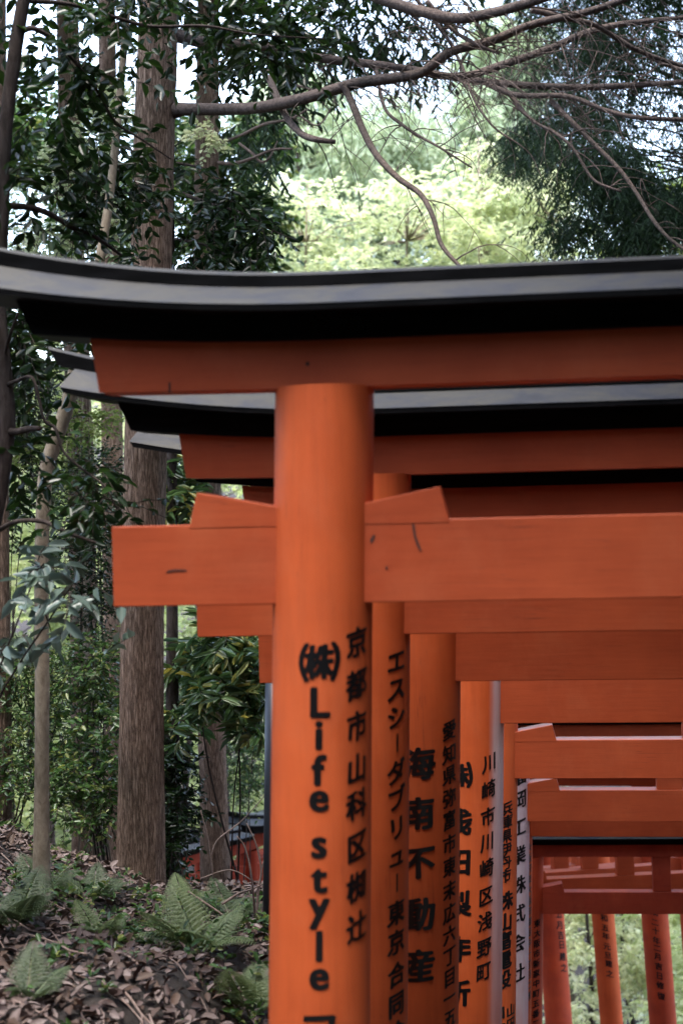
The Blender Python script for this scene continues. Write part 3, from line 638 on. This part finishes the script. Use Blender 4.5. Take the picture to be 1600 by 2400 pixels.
# evergreen broadleaf trees of the left side
r6, b6 = tree('evergreen_oak', 'dark crooked oak at the left edge under glossy leaves', 'tree',
    [(90, -160, 6.5, 28), (56, 0, 6.5, 30), (34, 130, 6.5, 32), (12, 320, 6.5, 32), (4, 520, 6.5, 32), (-4, 720, 6.5, 36), (12, 900, 6.5, 40), (14, 1000, 6.5, 44), (-2, 1130, 6.5, 46), (-40, 1400, 6.5, 48), (-70, 2150, 6.5, 60)], 'dark_bark', 18, .04, n=70)
for rw in ([(8, 480, 6.5, 16), (70, 486, 6.6, 15), (118, 502, 6.7, 14), (172, 534, 6.8, 12), (225, 556, 6.9, 10), (285, 598, 7.0, 7)], [(50, 72, 6.5, 14), (80, 66, 6.5, 13), (130, 96, 6.6, 10), (180, 150, 6.7, 8), (230, 215, 6.8, 7), (270, 285, 6.9, 6), (330, 325, 7, 5), (400, 372, 7.1, 3)],
           [(60, 0, 6.5, 14), (160, 8, 6.6, 10), (240, 30, 6.7, 9), (350, 60, 6.8, 8), (480, 60, 6.9, 7), (600, 80, 7, 5), (760, 90, 7.2, 3)], [(12, 905, 6.5, 12), (40, 892, 6.4, 9), (75, 885, 6.3, 8), (92, 940, 6.3, 8), (104, 985, 6.3, 8), (130, 1005, 6.3, 8), (150, 1060, 6.3, 7), (200, 1105, 6.3, 6), (245, 1140, 6.3, 5), (275, 1195, 6.3, 4)],
           [(14, 1010, 6.5, 22), (38, 1012, 6.45, 17), (70, 1005, 6.4, 15), (92, 1004, 6.35, 12)], [(10, 840, 6.5, 8), (22, 790, 6.4, 8), (42, 735, 6.3, 6)], [(-10, 1245, 6.5, 14), (40, 1222, 6.4, 11), (100, 1222, 6.35, 11), (140, 1240, 6.3, 10), (175, 1255, 6.3, 9), (225, 1272, 6.3, 6)]):
    limb(r6, b6, rw, 'dark_bark', 'branch', 8)
oc = [pclump(*c) for c in ((60, 60, 6.6, 90, 60, .3), (180, 130, 6.8, 100, 70, .4), (260, 40, 6.7, 60, 40, .3), (110, 260, 6.7, 90, 60, .35), (250, 330, 7.4, 50, 50, .35), (90, 400, 6.6, 80, 50, .3), (190, 480, 7, 70, 40, .3), (60, 540, 6.8, 60, 30, .3), (380, 10, 7.5, 60, 22, .4), (376, 345, 7.6, 26, 10, .12), (540, 30, 7.4, 120, 35, .4), (620, 110, 7.6, 90, 40, .3), (720, 60, 7.6, 90, 35, .4), (800, 20, 7.7, 60, 30, .3), (450, -70, 7.4, 400, 40, .6), (40, -80, 7, 200, 60, .6))]
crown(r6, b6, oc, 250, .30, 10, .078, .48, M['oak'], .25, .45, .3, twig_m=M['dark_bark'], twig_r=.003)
crown(r6, b6, [pclump(*c) for c in ((50, 760, 6.6, 50, 60, .3), (80, 850, 6.9, 30, 40, .3), (50, 1080, 6.8, 40, 60, .3), (210, 700, 7.2, 60, 20, .3), (220, 1110, 6.6, 50, 30, .2), (230, 1180, 6.5, 50, 30, .2))], 100, .3, 9, .075, .48, M['oak'], .25, .45, .3, twig_m=M['dark_bark'], twig_r=.003, name='lower_crown', twig_name='lower_twigs')

r5, b5 = tree('slim_tree', 'slim pale-barked tree bending behind the black gate roof tip', 'tree',
    [(300, 0, 8.3, 16), (262, 420, 8.2, 20), (214, 720, 8.1, 26), (180, 850, 8, 32), (160, 940, 8, 34), (138, 1010, 8, 35), (112, 1090, 8, 35), (102, 1180, 8, 34), (97, 1350, 8, 33), (99, 1600, 8, 34), (98, 1800, 8, 34), (97, 2060, 8, 42), (97, 2260, 8, 50)], 'pale_bark', 16, .03, n=80)
crown(r5, b5, [pclump(*c) for c in ((300, -60, 8.3, 160, 60, .4), (230, 380, 8.4, 90, 80, .3), (330, 450, 8.6, 60, 60, .3), (240, 640, 8.4, 80, 50, .3))], 160, .3, 9, .08, .5, M['oak'], .25, .5, .3, twig_m=M['dark_bark'], twig_r=.003)

# leafy evergreen branch spraying over the sunlit maples
rb, bb = tree('evergreen_oak', 'leafy dark evergreen behind the big trunk, sprays over the bright maples', 'tree',
    [(392, 150, 10.6, 14), (398, 400, 10.6, 18), (402, 800, 10.6, 22), (404, 1500, 10.6, 28), (404, 2280, 10.6, 42)], 'dark_bark', 12, .03)
for rw in ([(402, 450, 10.6, 12), (440, 458, 10.5, 10), (500, 480, 10.4, 8), (570, 500, 10.3, 6), (640, 540, 10.2, 4), (700, 565, 10.2, 2)], [(402, 560, 10.6, 9), (470, 570, 10.5, 7), (540, 600, 10.4, 5), (620, 625, 10.3, 2)], [(400, 380, 10.6, 8), (460, 390, 10.5, 6), (520, 420, 10.4, 4)]):
    limb(rb, bb, rw, 'dark_bark', 'branch', 7)
crown(rb, bb, [pclump(*c) for c in ((440, 420, 10.5, 26, 26, .3), (520, 470, 10.4, 70, 38, .3), (590, 520, 10.3, 60, 30, .25), (650, 550, 10.2, 35, 16, .2), (480, 540, 10.5, 70, 40, .3), (570, 600, 10.4, 50, 22, .25), (440, 610, 10.5, 40, 22, .3), (560, 90, 10.8, 110, 50, .5), (660, 130, 10.8, 70, 40, .4))], 200, .3, 10, .088, .48, M['oak'], .35, .5, .35, twig_m=M['dark_bark'], twig_r=.004)

# ------------------------------------------------------------------ shrubs of the understorey
def shrub(name, label, cat, px, py, d, clumps, twigs, L, per, leaf, aspect, m, droop=.1, flat=.5, hang=.2, stems=3, stem_m='dark_bark', group=None, side=.9, tr=.004):
    p = P(px, py, d); gz = float(ground_z(p.x, p.y)); base = Vector((p.x, p.y, gz - .03))
    root = thing(name, label, cat, base, 0, group)
    cl = [pclump(*c) for c in clumps]
    t = Tubes(); rs = random.Random(int(px + py))
    for i in range(min(stems, len(cl))):
        c = cl[i % len(cl)]; e = Vector(c[:3]); mid = base.lerp(e, .5) + Vector((rs.uniform(-.1, .1), rs.uniform(-.1, .1), rs.uniform(0, .15)))
        pts = [Vector(v) for v in spline([base + Vector((rs.uniform(-.08, .08), rs.uniform(-.08, .08), 0)), mid, e], 9)]
        r0 = .0065 + .003 * rs.random()
        t.tube(pts, [r0 * (1 - .07 * k) for k in range(9)], 6)
    t.build('stems', M[stem_m], root, base)
    crown(root, base, cl, twigs, L, per, leaf, aspect, m, droop, flat, hang, twig_m=M[stem_m], twig_r=tr, name='foliage', side=side)
    return root
S_ = shrub
S_('rhododendron', 'shrub of long narrow drooping leaves under the gate beam ends', 'shrub', 560, 2050, 10.5,
   [(520, 1500, 10.4, 80, 40, .3), (600, 1560, 10.3, 60, 60, .3), (460, 1560, 10.5, 60, 50, .3), (540, 1620, 10.3, 90, 50, .3), (600, 1690, 10.3, 50, 50, .3), (440, 1180, 10.8, 60, 80, .3), (430, 1080, 10.9, 40, 50, .3), (425, 1690, 10.4, 30, 40, .3)], 230, .08, 9, .165, .19, M['rhodo'], .0, .5, .3, side=1.0)
S_('broadleaf_shrub', 'shrub with large pale grey-green leaves before the slim trunk', 'shrub', -160, 2250, 6.3,
   [(90, 1330, 6.3, 60, 30, .15), (170, 1370, 6.2, 60, 40, .15), (60, 1420, 6.3, 60, 40, .15), (190, 1470, 6.2, 70, 40, .15), (120, 1440, 6.2, 60, 40, .15), (240, 1540, 6.3, 40, 25, .12), (20, 1500, 6.3, 50, 30, .15)], 26, .15, 6, .112, .42, M['broad'], .1, .6, .3, stems=2)
mid = [
 ('dense dark shrub at the left edge below the gate roof', 20, 2050, 12.5, [(20, 760, 12, 80, 90, .5), (90, 880, 12.4, 80, 90, .5), (40, 1000, 12, 80, 90, .5), (130, 1080, 12.4, 60, 60, .5), (20, 1180, 12, 60, 70, .4)], 160, 'oak', .085),
 ('dark glossy shrub between slim trunk and big trunk', 230, 2060, 11.5, [(230, 1110, 11.5, 50, 60, .4), (200, 1200, 11.3, 70, 60, .4), (240, 1300, 11.4, 60, 60, .4), (160, 1290, 11.2, 60, 60, .4), (230, 1420, 11.4, 60, 60, .4)], 160, 'oak', .07),
 ('low leafy shrub at left under the pale broad leaves', 40, 2080, 11.0, [(40, 1560, 11, 70, 60, .4), (30, 1680, 11, 60, 60, .4), (150, 1600, 11.3, 60, 60, .4), (150, 1720, 11.2, 60, 60, .4), (60, 1800, 10.8, 80, 50, .4)], 180, 'shrub', .07),
 ('mixed green and yellowing shrub left of the big trunk foot', 230, 2070, 10.6, [(220, 1560, 11, 60, 60, .4), (240, 1680, 10.8, 50, 60, .4), (210, 1800, 10.7, 70, 50, .4), (250, 1880, 10.5, 50, 40, .3), (150, 1870, 10.6, 60, 40, .3)], 180, 'shrub', .08),
 ('dark bush right of the big trunk foot', 420, 2080, 10.2, [(405, 1780, 10.6, 28, 60, .3), (412, 1880, 10.4, 30, 50, .3), (405, 1980, 10.2, 30, 30, .3)], 90, 'oak', .085),
 ('bush with narrow stems between second trunk and pole', 570, 2080, 15.5, [(580, 1760, 16, 50, 50, .5), (600, 1690, 16, 40, 40, .5), (570, 1830, 16, 50, 30, .4), (420, 1600, 16, 25, 80, .5)], 150, 'shrub', .08),
]
for lab, px, py, d, cl, ntw, mm, lf in mid:
    S_('evergreen_shrub', lab, 'shrub', px, py, d, cl, int(ntw * 2.4), .24, 10, lf * .66, .48, M[mm], group='evergreen shrubs under the trees')
S_('young_maple', 'small fresh-green maple sprays between the trunks below the roof tip', 'tree', 240, 2050, 12.0,
   [(215, 985, 12, 50, 16, .3), (255, 960, 12.2, 30, 14, .2), (170, 1020, 12, 30, 14, .2), (90, 1060, 12, 60, 16, .3), (60, 1000, 12, 40, 14, .3), (130, 1110, 12, 40, 14, .3)], 150, .2, 10, .045, .75, M['maple_dim'], 0, .8, .1, stem_m='pale_bark')
S_('young_maple', 'taller green maple sprays above the gate roof between left trunks', 'tree', 200, 2080, 12.6,
   [(200, 330, 12.4, 60, 20, .3), (190, 380, 12.5, 70, 20, .3), (160, 440, 12.3, 60, 16, .3), (230, 430, 12.6, 40, 16, .3), (120, 560, 12.5, 70, 20, .3), (250, 530, 12.6, 50, 16, .3), (270, 250, 12.8, 40, 20, .3), (500, 310, 12.8, 25, 20, .2)], 330, .22, 10, .055, .75, M['maple'], 0, .8, .1, stem_m='pale_bark')

# ------------------------------------------------------------------ sunlit maples across the ravine
def far_tree(name, label, px, d, top, bot, clumps, twigs, L, per, leaf, aspect, m, bk, droop, flat, hang, base=None, group=None, width=40, cname='crown'):
    p = P(px, top, d); gz = float(ground_z(p.x, p.y)); B = Vector((p.x, p.y, gz - .1))
    root = thing(name, label, 'tree', B, 0, group)
    t = Tubes(); T_ = p; wob = random.Random(int(px * 3 + d))
    pts = [Vector(v) for v in spline([B, B.lerp(T_, .35) + Vector((wob.uniform(-.3, .3), wob.uniform(-.3, .3), 0)), B.lerp(T_, .7) + Vector((wob.uniform(-.3, .3), 0, 0)), T_], 14)]
    r0 = width * .5 * d / F
    t.tube(pts, [r0 * (1 - .065 * k) for k in range(14)], 10, .03)
    cl = [pclump(*c) for c in clumps]
    t2 = Tubes()
    for c in cl:
        e = Vector(c[:3]); j = min(range(3, 13), key=lambda q: abs(pts[q].z - (e.z - .25 * abs(e.x - pts[q].x))))
        t2.tube([pts[j], pts[j].lerp(e, .5) + Vector((0, 0, .12)), e], [r0 * .22, r0 * .12, r0 * .05], 5)
    t.build('trunk', M[bk], root, B); t2.build('branches', M[bk], root, B)
    crown(root, B, cl, twigs, L, per, leaf, aspect, m, droop, flat, hang, base=base, name=cname)
    return root
rs = random.Random(8)
def layers(x0, x1, y0, y1, d, n, rx=(60, 110), ry=(10, 18), dd=1.4):
    return [(rs.uniform(x0, x1), y0 + (y1 - y0) * (i + .5) / n, d + rs.uniform(-dd, dd), rs.uniform(*rx), rs.uniform(*ry), .5) for i in range(n)]
mp = [
 ('bright yellow-green maple left of the hanging limb', 720, 27, 430, layers(560, 880, 420, 760, 27, 32)),
 ('bright maple in the middle above the gate roof', 960, 28, 430, layers(820, 1130, 420, 760, 28, 32)),
 ('tall pale sunlit maple standing above its neighbours', 1120, 29, 320, layers(1060, 1230, 335, 760, 29, 30, (40, 80))),
 ('sunlit maple at the edge of the dark conifer', 1290, 28, 380, layers(1200, 1390, 390, 760, 28, 28, (45, 85))),
 ('half-shaded maple low behind the dark conifers', 1500, 27, 520, layers(1380, 1640, 400, 760, 27, 26)),
]
for i, (lab, px, d, top, cl) in enumerate(mp):
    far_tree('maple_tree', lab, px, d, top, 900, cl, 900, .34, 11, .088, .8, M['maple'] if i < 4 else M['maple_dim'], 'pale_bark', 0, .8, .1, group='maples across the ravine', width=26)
# pale conifers behind
fc = [
 ('hazy pale conifer behind the left maples', 690, 40, 200, layers(600, 820, 180, 620, 40, 16, (60, 100), (30, 50), 1.5)),
 ('hazy conifer behind the middle maple', 900, 42, 230, layers(800, 1000, 250, 620, 42, 16, (60, 90), (30, 50), 1.5)),
 ('far pale conifer in the gap under the long limbs', 1080, 44, 260, layers(1000, 1180, 290, 620, 44, 14, (50, 80), (30, 50), 1.5)),
 ('tall far conifer rising between the bare limbs', 1180, 36, 20, layers(1130, 1280, 40, 560, 36, 20, (50, 80), (30, 50), 1.2)),
]
for lab, px, d, top, cl in fc:
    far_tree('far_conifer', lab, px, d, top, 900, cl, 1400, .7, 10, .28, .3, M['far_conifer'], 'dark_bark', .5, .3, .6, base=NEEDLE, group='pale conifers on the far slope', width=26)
# dark conifers at right
dc = [
 ('big dark conifer filling the upper right corner', 1780, 17, -250, layers(1330, 1720, -300, 480, 17, 26, (80, 140), (30, 50), 1.2), 1300),
 ('dark conifer reaching low over the gate roof at right', 1740, 15, 60, layers(1290, 1660, 330, 560, 15, 12, (50, 90), (18, 30), .8), 520),
 ('shadowed conifer behind the crossing limbs', 1690, 21, -150, layers(1210, 1440, -200, 380, 21, 18, (50, 90), (28, 44), 1), 900),
]
for lab, px, d, top, cl, ntw in dc:
    far_tree('dark_conifer', lab, px, d, top, 900, cl, int(ntw * 2.1), .40, 14, .085, .2, M['conifer'], 'dark_bark', .9, .25, .8, base=NEEDLE, group='dark conifers on the right', width=40)
# unseen woods behind the viewer and over the path, shaped to block light
wc = []
for i in range(190):                                   # unseen canopy right of the path, blocks the sun
    wc.append((rs.uniform(2.6, 12.5), rs.uniform(1.0, 20), rs.uniform(9, 12) + CAM.z, 1.3, 1.3, .5))
for i in range(640):                                   # leaf wall behind and to both sides, blocks low sky
    a = R_(rs.uniform(95, 285)) if i % 4 else R_(rs.uniform(62, 100))
    q = rs.uniform(7, 10.5)
    hi = 13 if math.sin(a) > .2 else 7.5
    wc.append((q * math.sin(a), q * math.cos(a) * (1 if math.cos(a) < 0 else .6), CAM.z + rs.uniform(-2.5, hi), 1.4, 1.4, 1.2))
for i in range(50):                                   # dark forest left of the bank, outside the view
    y = rs.uniform(2, 30); wc.append((-.27 * y - rs.uniform(1.6, 6), y, CAM.z + rs.uniform(-4, 11), 1.2, 1.2, 1.2))
for i in range(210):                                   # unseen evergreens close on the right, shade the beam ends
    y = rs.uniform(-3, 4.6); wc.append((max(2.6, .27 * y + 2.5) + rs.uniform(0, 2.6), y, CAM.z + rs.uniform(-1.5, 6.5), .7, .7, .8))
for i in range(36):                                   # clumps added high over the bend to dim the far gates
    wc.append((rs.uniform(-2.5, 6), rs.uniform(10, 22.5), CAM.z + rs.uniform(9.2, 10.8), 1.3, 1.3, .4))
for i in range(130):                                   # clumps added to darken the right side of the nearest gates
    wc.append((rs.uniform(1.7, 5.5), rs.uniform(-1, 4.6), CAM.z + rs.uniform(6.5, 9.0), .8, .8, .4))
for i in range(60):                                   # unseen evergreens right of the gates, dim their inside
    y = rs.uniform(4.4, 14); wc.append((float(path_x(y)) + rs.uniform(2.6, 5), y, CAM.z + rs.uniform(-6, 4.5), .8, .8, .9))
S, T, Ln = clump_twigs(wc, 37000, .9, .2)
pos, dd_, up = twig_leaves(S, T, Ln, 8, .4, .9, .3)
o = link('shading_woods', leaf_mesh('shading_woods', pos, dd_, up, .5 * rng.uniform(.6, 1.3, len(pos)), .5), M['woods']); o['kind'] = 'stuff'

# foliage of the far bank behind the left trunks and behind the far pillars
fb = [
 ('sunlit bush far behind the left trunks, near the frame edge', 40, 24, layers(-60, 160, 640, 1350, 24, 16, (60, 100), (30, 50), 1.5), 'bank', 24),
 ('sunlit bush far behind the slim trunk', 130, 25, layers(30, 240, 1350, 2050, 25, 16, (60, 100), (30, 50), 1.5), 'bank', 24),
 ('pale green tree far behind the big trunk', 420, 26, layers(300, 560, 950, 1560, 26, 14, (60, 100), (30, 50), 1.5), 'bank', 24),
 ('green tree far behind the second trunk and the pole', 560, 27, layers(380, 680, 1480, 2000, 27, 14, (60, 100), (30, 50), 1.5), 'bank', 24),
 ('broad tree farthest back at the left edge, beyond the pale broad leaves', 30, 31, layers(-80, 200, 1080, 1760, 31, 16, (70, 110), (40, 60), 1.5), 'bank', 22),
 ('broad tree farthest back between the slim and big trunks', 260, 32, layers(150, 380, 900, 1900, 32, 18, (70, 110), (40, 60), 1.5), 'bank', 22),
 ('broad tree farthest back behind the rhododendron leaves', 520, 33, layers(400, 660, 1000, 1950, 33, 18, (70, 110), (40, 60), 1.5), 'bank', 22),
 ('darker tree far behind at upper left', 120, 22, layers(-40, 320, 200, 640, 22, 12, (60, 100), (30, 50), 1.5), 'shrub', 24),
 ('darker tree far behind the big trunk, upper part', 480, 23, layers(380, 620, 280, 640, 23, 9, (50, 80), (30, 50), 1.2), 'shrub', 24),
]
for lab, px, d, cl, mm, wd in fb:
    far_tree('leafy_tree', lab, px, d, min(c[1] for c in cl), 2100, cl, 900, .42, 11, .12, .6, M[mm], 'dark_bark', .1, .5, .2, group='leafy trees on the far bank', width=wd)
rb_ = [
 ('bright leafy tree behind the leaning pillars, left gap', 1370, 26, layers(1290, 1450, 2000, 2500, 26, 12, (50, 80), (24, 36), 1), 'pale'),
 ('bright leafy tree behind the leaning pillars, middle gap', 1490, 27, layers(1430, 1560, 2000, 2500, 27, 12, (50, 80), (24, 36), 1), 'pale'),
 ('dark green tree behind the rightmost leaning pillars', 1600, 25, layers(1540, 1700, 2000, 2500, 25, 10, (50, 80), (24, 36), 1), 'bank'),
]
for lab, px, d, cl, mm in rb_:
    far_tree('leafy_tree', lab, px, d, 1980, 2500, cl, 380, .42, 11, .14, .5, M[mm], 'dark_bark', .1, .5, .3, group='leafy trees on the far bank', width=16)

# ------------------------------------------------------------------ forest floor
def ferns():
    # one frond: rachis and pinnae with pinnules
    def frond_mesh(L, arch, seed):
        r = np.random.default_rng(seed); pos = []; dr = []; up = []; ln = []
        n = 15
        for i in range(n):
            t = .22 + .78 * (i / (n - 1)) ** .92
            x, z = L * (t - .18 * t * t), L * (.75 * t - arch * .55 * t * t)
            tx, tz = (1 - .36 * t), (.75 - arch * 1.1 * t)
            pl = L * (.36 * (1 - ((t - .22) / .80)) ** .8 * (.8 if i == 0 else 1) + .008)
            for s in (-1, 1):
                dv = np.array([.42 * tx, s * 1.0, .42 * tz - .12]); dv /= np.linalg.norm(dv)
                m_ = 10
                for j in range(m_):
                    u = (j + .5) / m_; pp = np.array([x, 0, z]) + dv * pl * u + np.array([0, 0, -.15 * pl * u * u])
                    for s2 in (-1, 1):
                        q = np.array([tx, 0, tz]); q = q / np.linalg.norm(q)
                        pos.append(pp); dr.append(dv * .8 + q * s2 * .75 + r.normal(size=3) * .06); up.append(np.array([-tz * .6, 0, 1]) + r.normal(size=3) * .15); ln.append(pl * .19 * (1.1 - .8 * u) + .005)
                pos.append(np.array([x, 0, z]) + dv * pl * .9); dr.append(dv); up.append(np.array([0, 0, 1.])); ln.append(pl * .12 + .004)
        return leaf_mesh('frond', np.array(pos), np.array(dr), np.array(up), np.array(ln), .68)
    fm = [frond_mesh(1.0, a, k) for k, a in enumerate((.75, 1.05, .55))]
    def stem_mesh():
        t = Tubes(); pts = []
        for t_ in np.linspace(0, 1, 8): pts.append((t_ - .18 * t_ * t_, 0, .75 * t_ - .75 * .55 * t_ * t_))
        t.tube(pts, [.010 * (1 - .1 * k) for k in range(8)], 5); return pymesh('stalk', t.V, t.F)
    sm = stem_mesh()
    for me in fm: me.materials.append(M['fern'])
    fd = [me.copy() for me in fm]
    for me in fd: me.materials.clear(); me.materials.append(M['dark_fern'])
    spec = [('pale fern in the middle of the leaf litter, upright fronds', 235, 2200, 7.0, .38, 6, None), ('broad fern leaning towards the nearest pillar', 470, 2250, 7.2, .66, 8, None), ('fern close to the nearest pillar base of the frame', 585, 2230, 6.7, .58, 7, None),
            ('dark fern at the left edge above the litter', 30, 2010, 6.8, .55, 7, None), ('small fern at the foot of the slim trunk', 95, 1960, 8.0, .5, 6, None), ('fern beside the big trunk foot, left', 215, 2050, 8.6, .5, 6, None), ('fern right of the big trunk foot', 430, 2080, 8.9, .42, 6, None),
            ('low fern between trunk and pole', 540, 2130, 8.6, .5, 6, None), ('blue-green low fern at lower left', 60, 2290, 5.6, .36, 5, None), ('little fern sprig among dead leaves near the bottom', 420, 2340, 5.3, .2, 4, None)]
    for i, (lab, px, py, d, L, n, _) in enumerate(spec):
        p = P(px, py, d); g = Vector((p.x, p.y, float(ground_z(p.x, p.y))))
        root = thing('fern', lab, 'fern', g, 0, 'ferns on the forest floor')
        for k in range(n):
            o = bpy.data.objects.new('frond', (fm if i in (0, 1, 2, 6) else fd)[(k + i) % 3]); COL.objects.link(o); o.parent = root
            o.rotation_euler = (rs.uniform(-.15, .15), rs.uniform(-.45, -.05), 2 * math.pi * k / n + rs.uniform(-.4, .4) + i)
            q = L * .68 * rs.uniform(.75, 1.15); o.scale = (q, q, q)
            s = link('stalk', sm, M['fern'], o)
ferns()

# fallen leaves, uncountable
N = 30000
x = rng.uniform(-3.2, .5, N); y = 3.6 + 9.5 * rng.uniform(0, 1, N) ** 1.35
dens = .78 + .3 * np.sin(x * 5.1 + 2 * np.sin(y * 2.3)) * np.sin(y * 4.3 + 1.7 * np.sin(x * 3.1)) + .25 * np.sin(x * 11 + y * 7)
keep = (x < path_x(y) - 1.75) & (rng.uniform(0, 1, N) < dens); x, y = x[keep], y[keep]
pos = np.stack([x, y, ground_z(x, y) + rng.uniform(.004, .03, len(x))], -1)
d_ = rng.normal(size=(len(x), 3)) * np.array([1, 1, .3]); up = np.array([0, 0, 1.0]) + rng.normal(size=(len(x), 3)) * .45
CURL = np.array([(0, 0, 0), (-.44, .30, .22), (-.40, .66, .2), (0, 1, .12), (.40, .66, .24), (.42, .30, .18)])
o = link('fallen_leaves', leaf_mesh('fallen_leaves', pos, d_, up, .068 * rng.uniform(.25, 1.0, len(x)) ** .8 * 1.3, .5, CURL), M['litter']); o['kind'] = 'stuff'
# dry sticks among them
t = Tubes()
for i in range(170):
    x = rs.uniform(-2.4, .1); y = 3.8 + 7 * rs.random() ** 1.3
    if x > path_x(y) - 1.8: continue
    a = rs.uniform(0, 6.28); L = rs.uniform(.1, .5); pts = []
    for k in range(5):
        xx = x + math.cos(a) * L * k / 4 + rs.gauss(0, .008); yy = y + math.sin(a) * L * k / 4 + rs.gauss(0, .008)
        pts.append((xx, yy, float(ground_z(xx, yy)) + .03 + rs.uniform(0, .02)))
    t.tube(pts, [rs.uniform(.002, .006)] * 5, 5)
o = t.build('fallen_sticks', M['twig']); o['kind'] = 'stuff'
# small green ground cover
N = 420
tw_c = []
for i in range(70):
    px, py = rs.uniform(-40, 620), rs.uniform(1990, 2240) if i % 3 else rs.uniform(2180, 2400)
    d = 9.2 - (py - 2000) / 400 * 4
    p = P(px, py, d); z = float(ground_z(p.x, p.y)); tw_c.append((p.x, p.y, z + .05, .10, .10, .05))
S, T, Ln = clump_twigs(tw_c, 300, .13, -.3)
pos, dd_, up = twig_leaves(S, T, Ln, 7, .5, .9, .1)
o = link('undergrowth', leaf_mesh('undergrowth', pos, dd_, up, .045 * rng.uniform(.6, 1.3, len(pos)), .5), M['shrub']); o['kind'] = 'stuff'
# bare shrub in front of the far gates
p = P(600, 2170, 8.3); bs = Vector((p.x, p.y, float(ground_z(p.x, p.y))))
root = thing('bare_shrub', 'leafless pinkish twiggy shrub before the distant red gates', 'shrub', bs)
for rw in ([(600, 2170, 8.3, 12), (605, 2090, 8.3, 10), (612, 2040, 8.3, 8), (600, 1980, 8.3, 6), (578, 1930, 8.3, 4)], [(598, 2160, 8.3, 10), (590, 2060, 8.2, 8), (575, 1990, 8.2, 6), (555, 1960, 8.2, 5)], [(520, 2120, 8.4, 11), (560, 2095, 8.4, 10), (590, 2085, 8.3, 8), (620, 2070, 8.3, 6)], [(500, 2060, 8.4, 7), (494, 2010, 8.4, 7), (486, 1960, 8.4, 6), (470, 1900, 8.4, 5)],
           [(494, 2010, 8.4, 6), (510, 1970, 8.4, 6), (560, 1930, 8.4, 5), (590, 1900, 8.3, 4), (625, 1860, 8.3, 3)], [(440, 2090, 8.4, 8), (500, 2130, 8.4, 8), (545, 2160, 8.4, 7), (600, 2180, 8.4, 5)], [(470, 2060, 8.4, 6), (540, 2040, 8.4, 5), (600, 2070, 8.4, 4)], [(612, 2040, 8.3, 6), (622, 2000, 8.3, 5), (628, 1930, 8.3, 3)]):
    limb(root, bs, [(a, b, c, d * .62) for a, b, c, d in rw], 'twig', 'branch', 6)
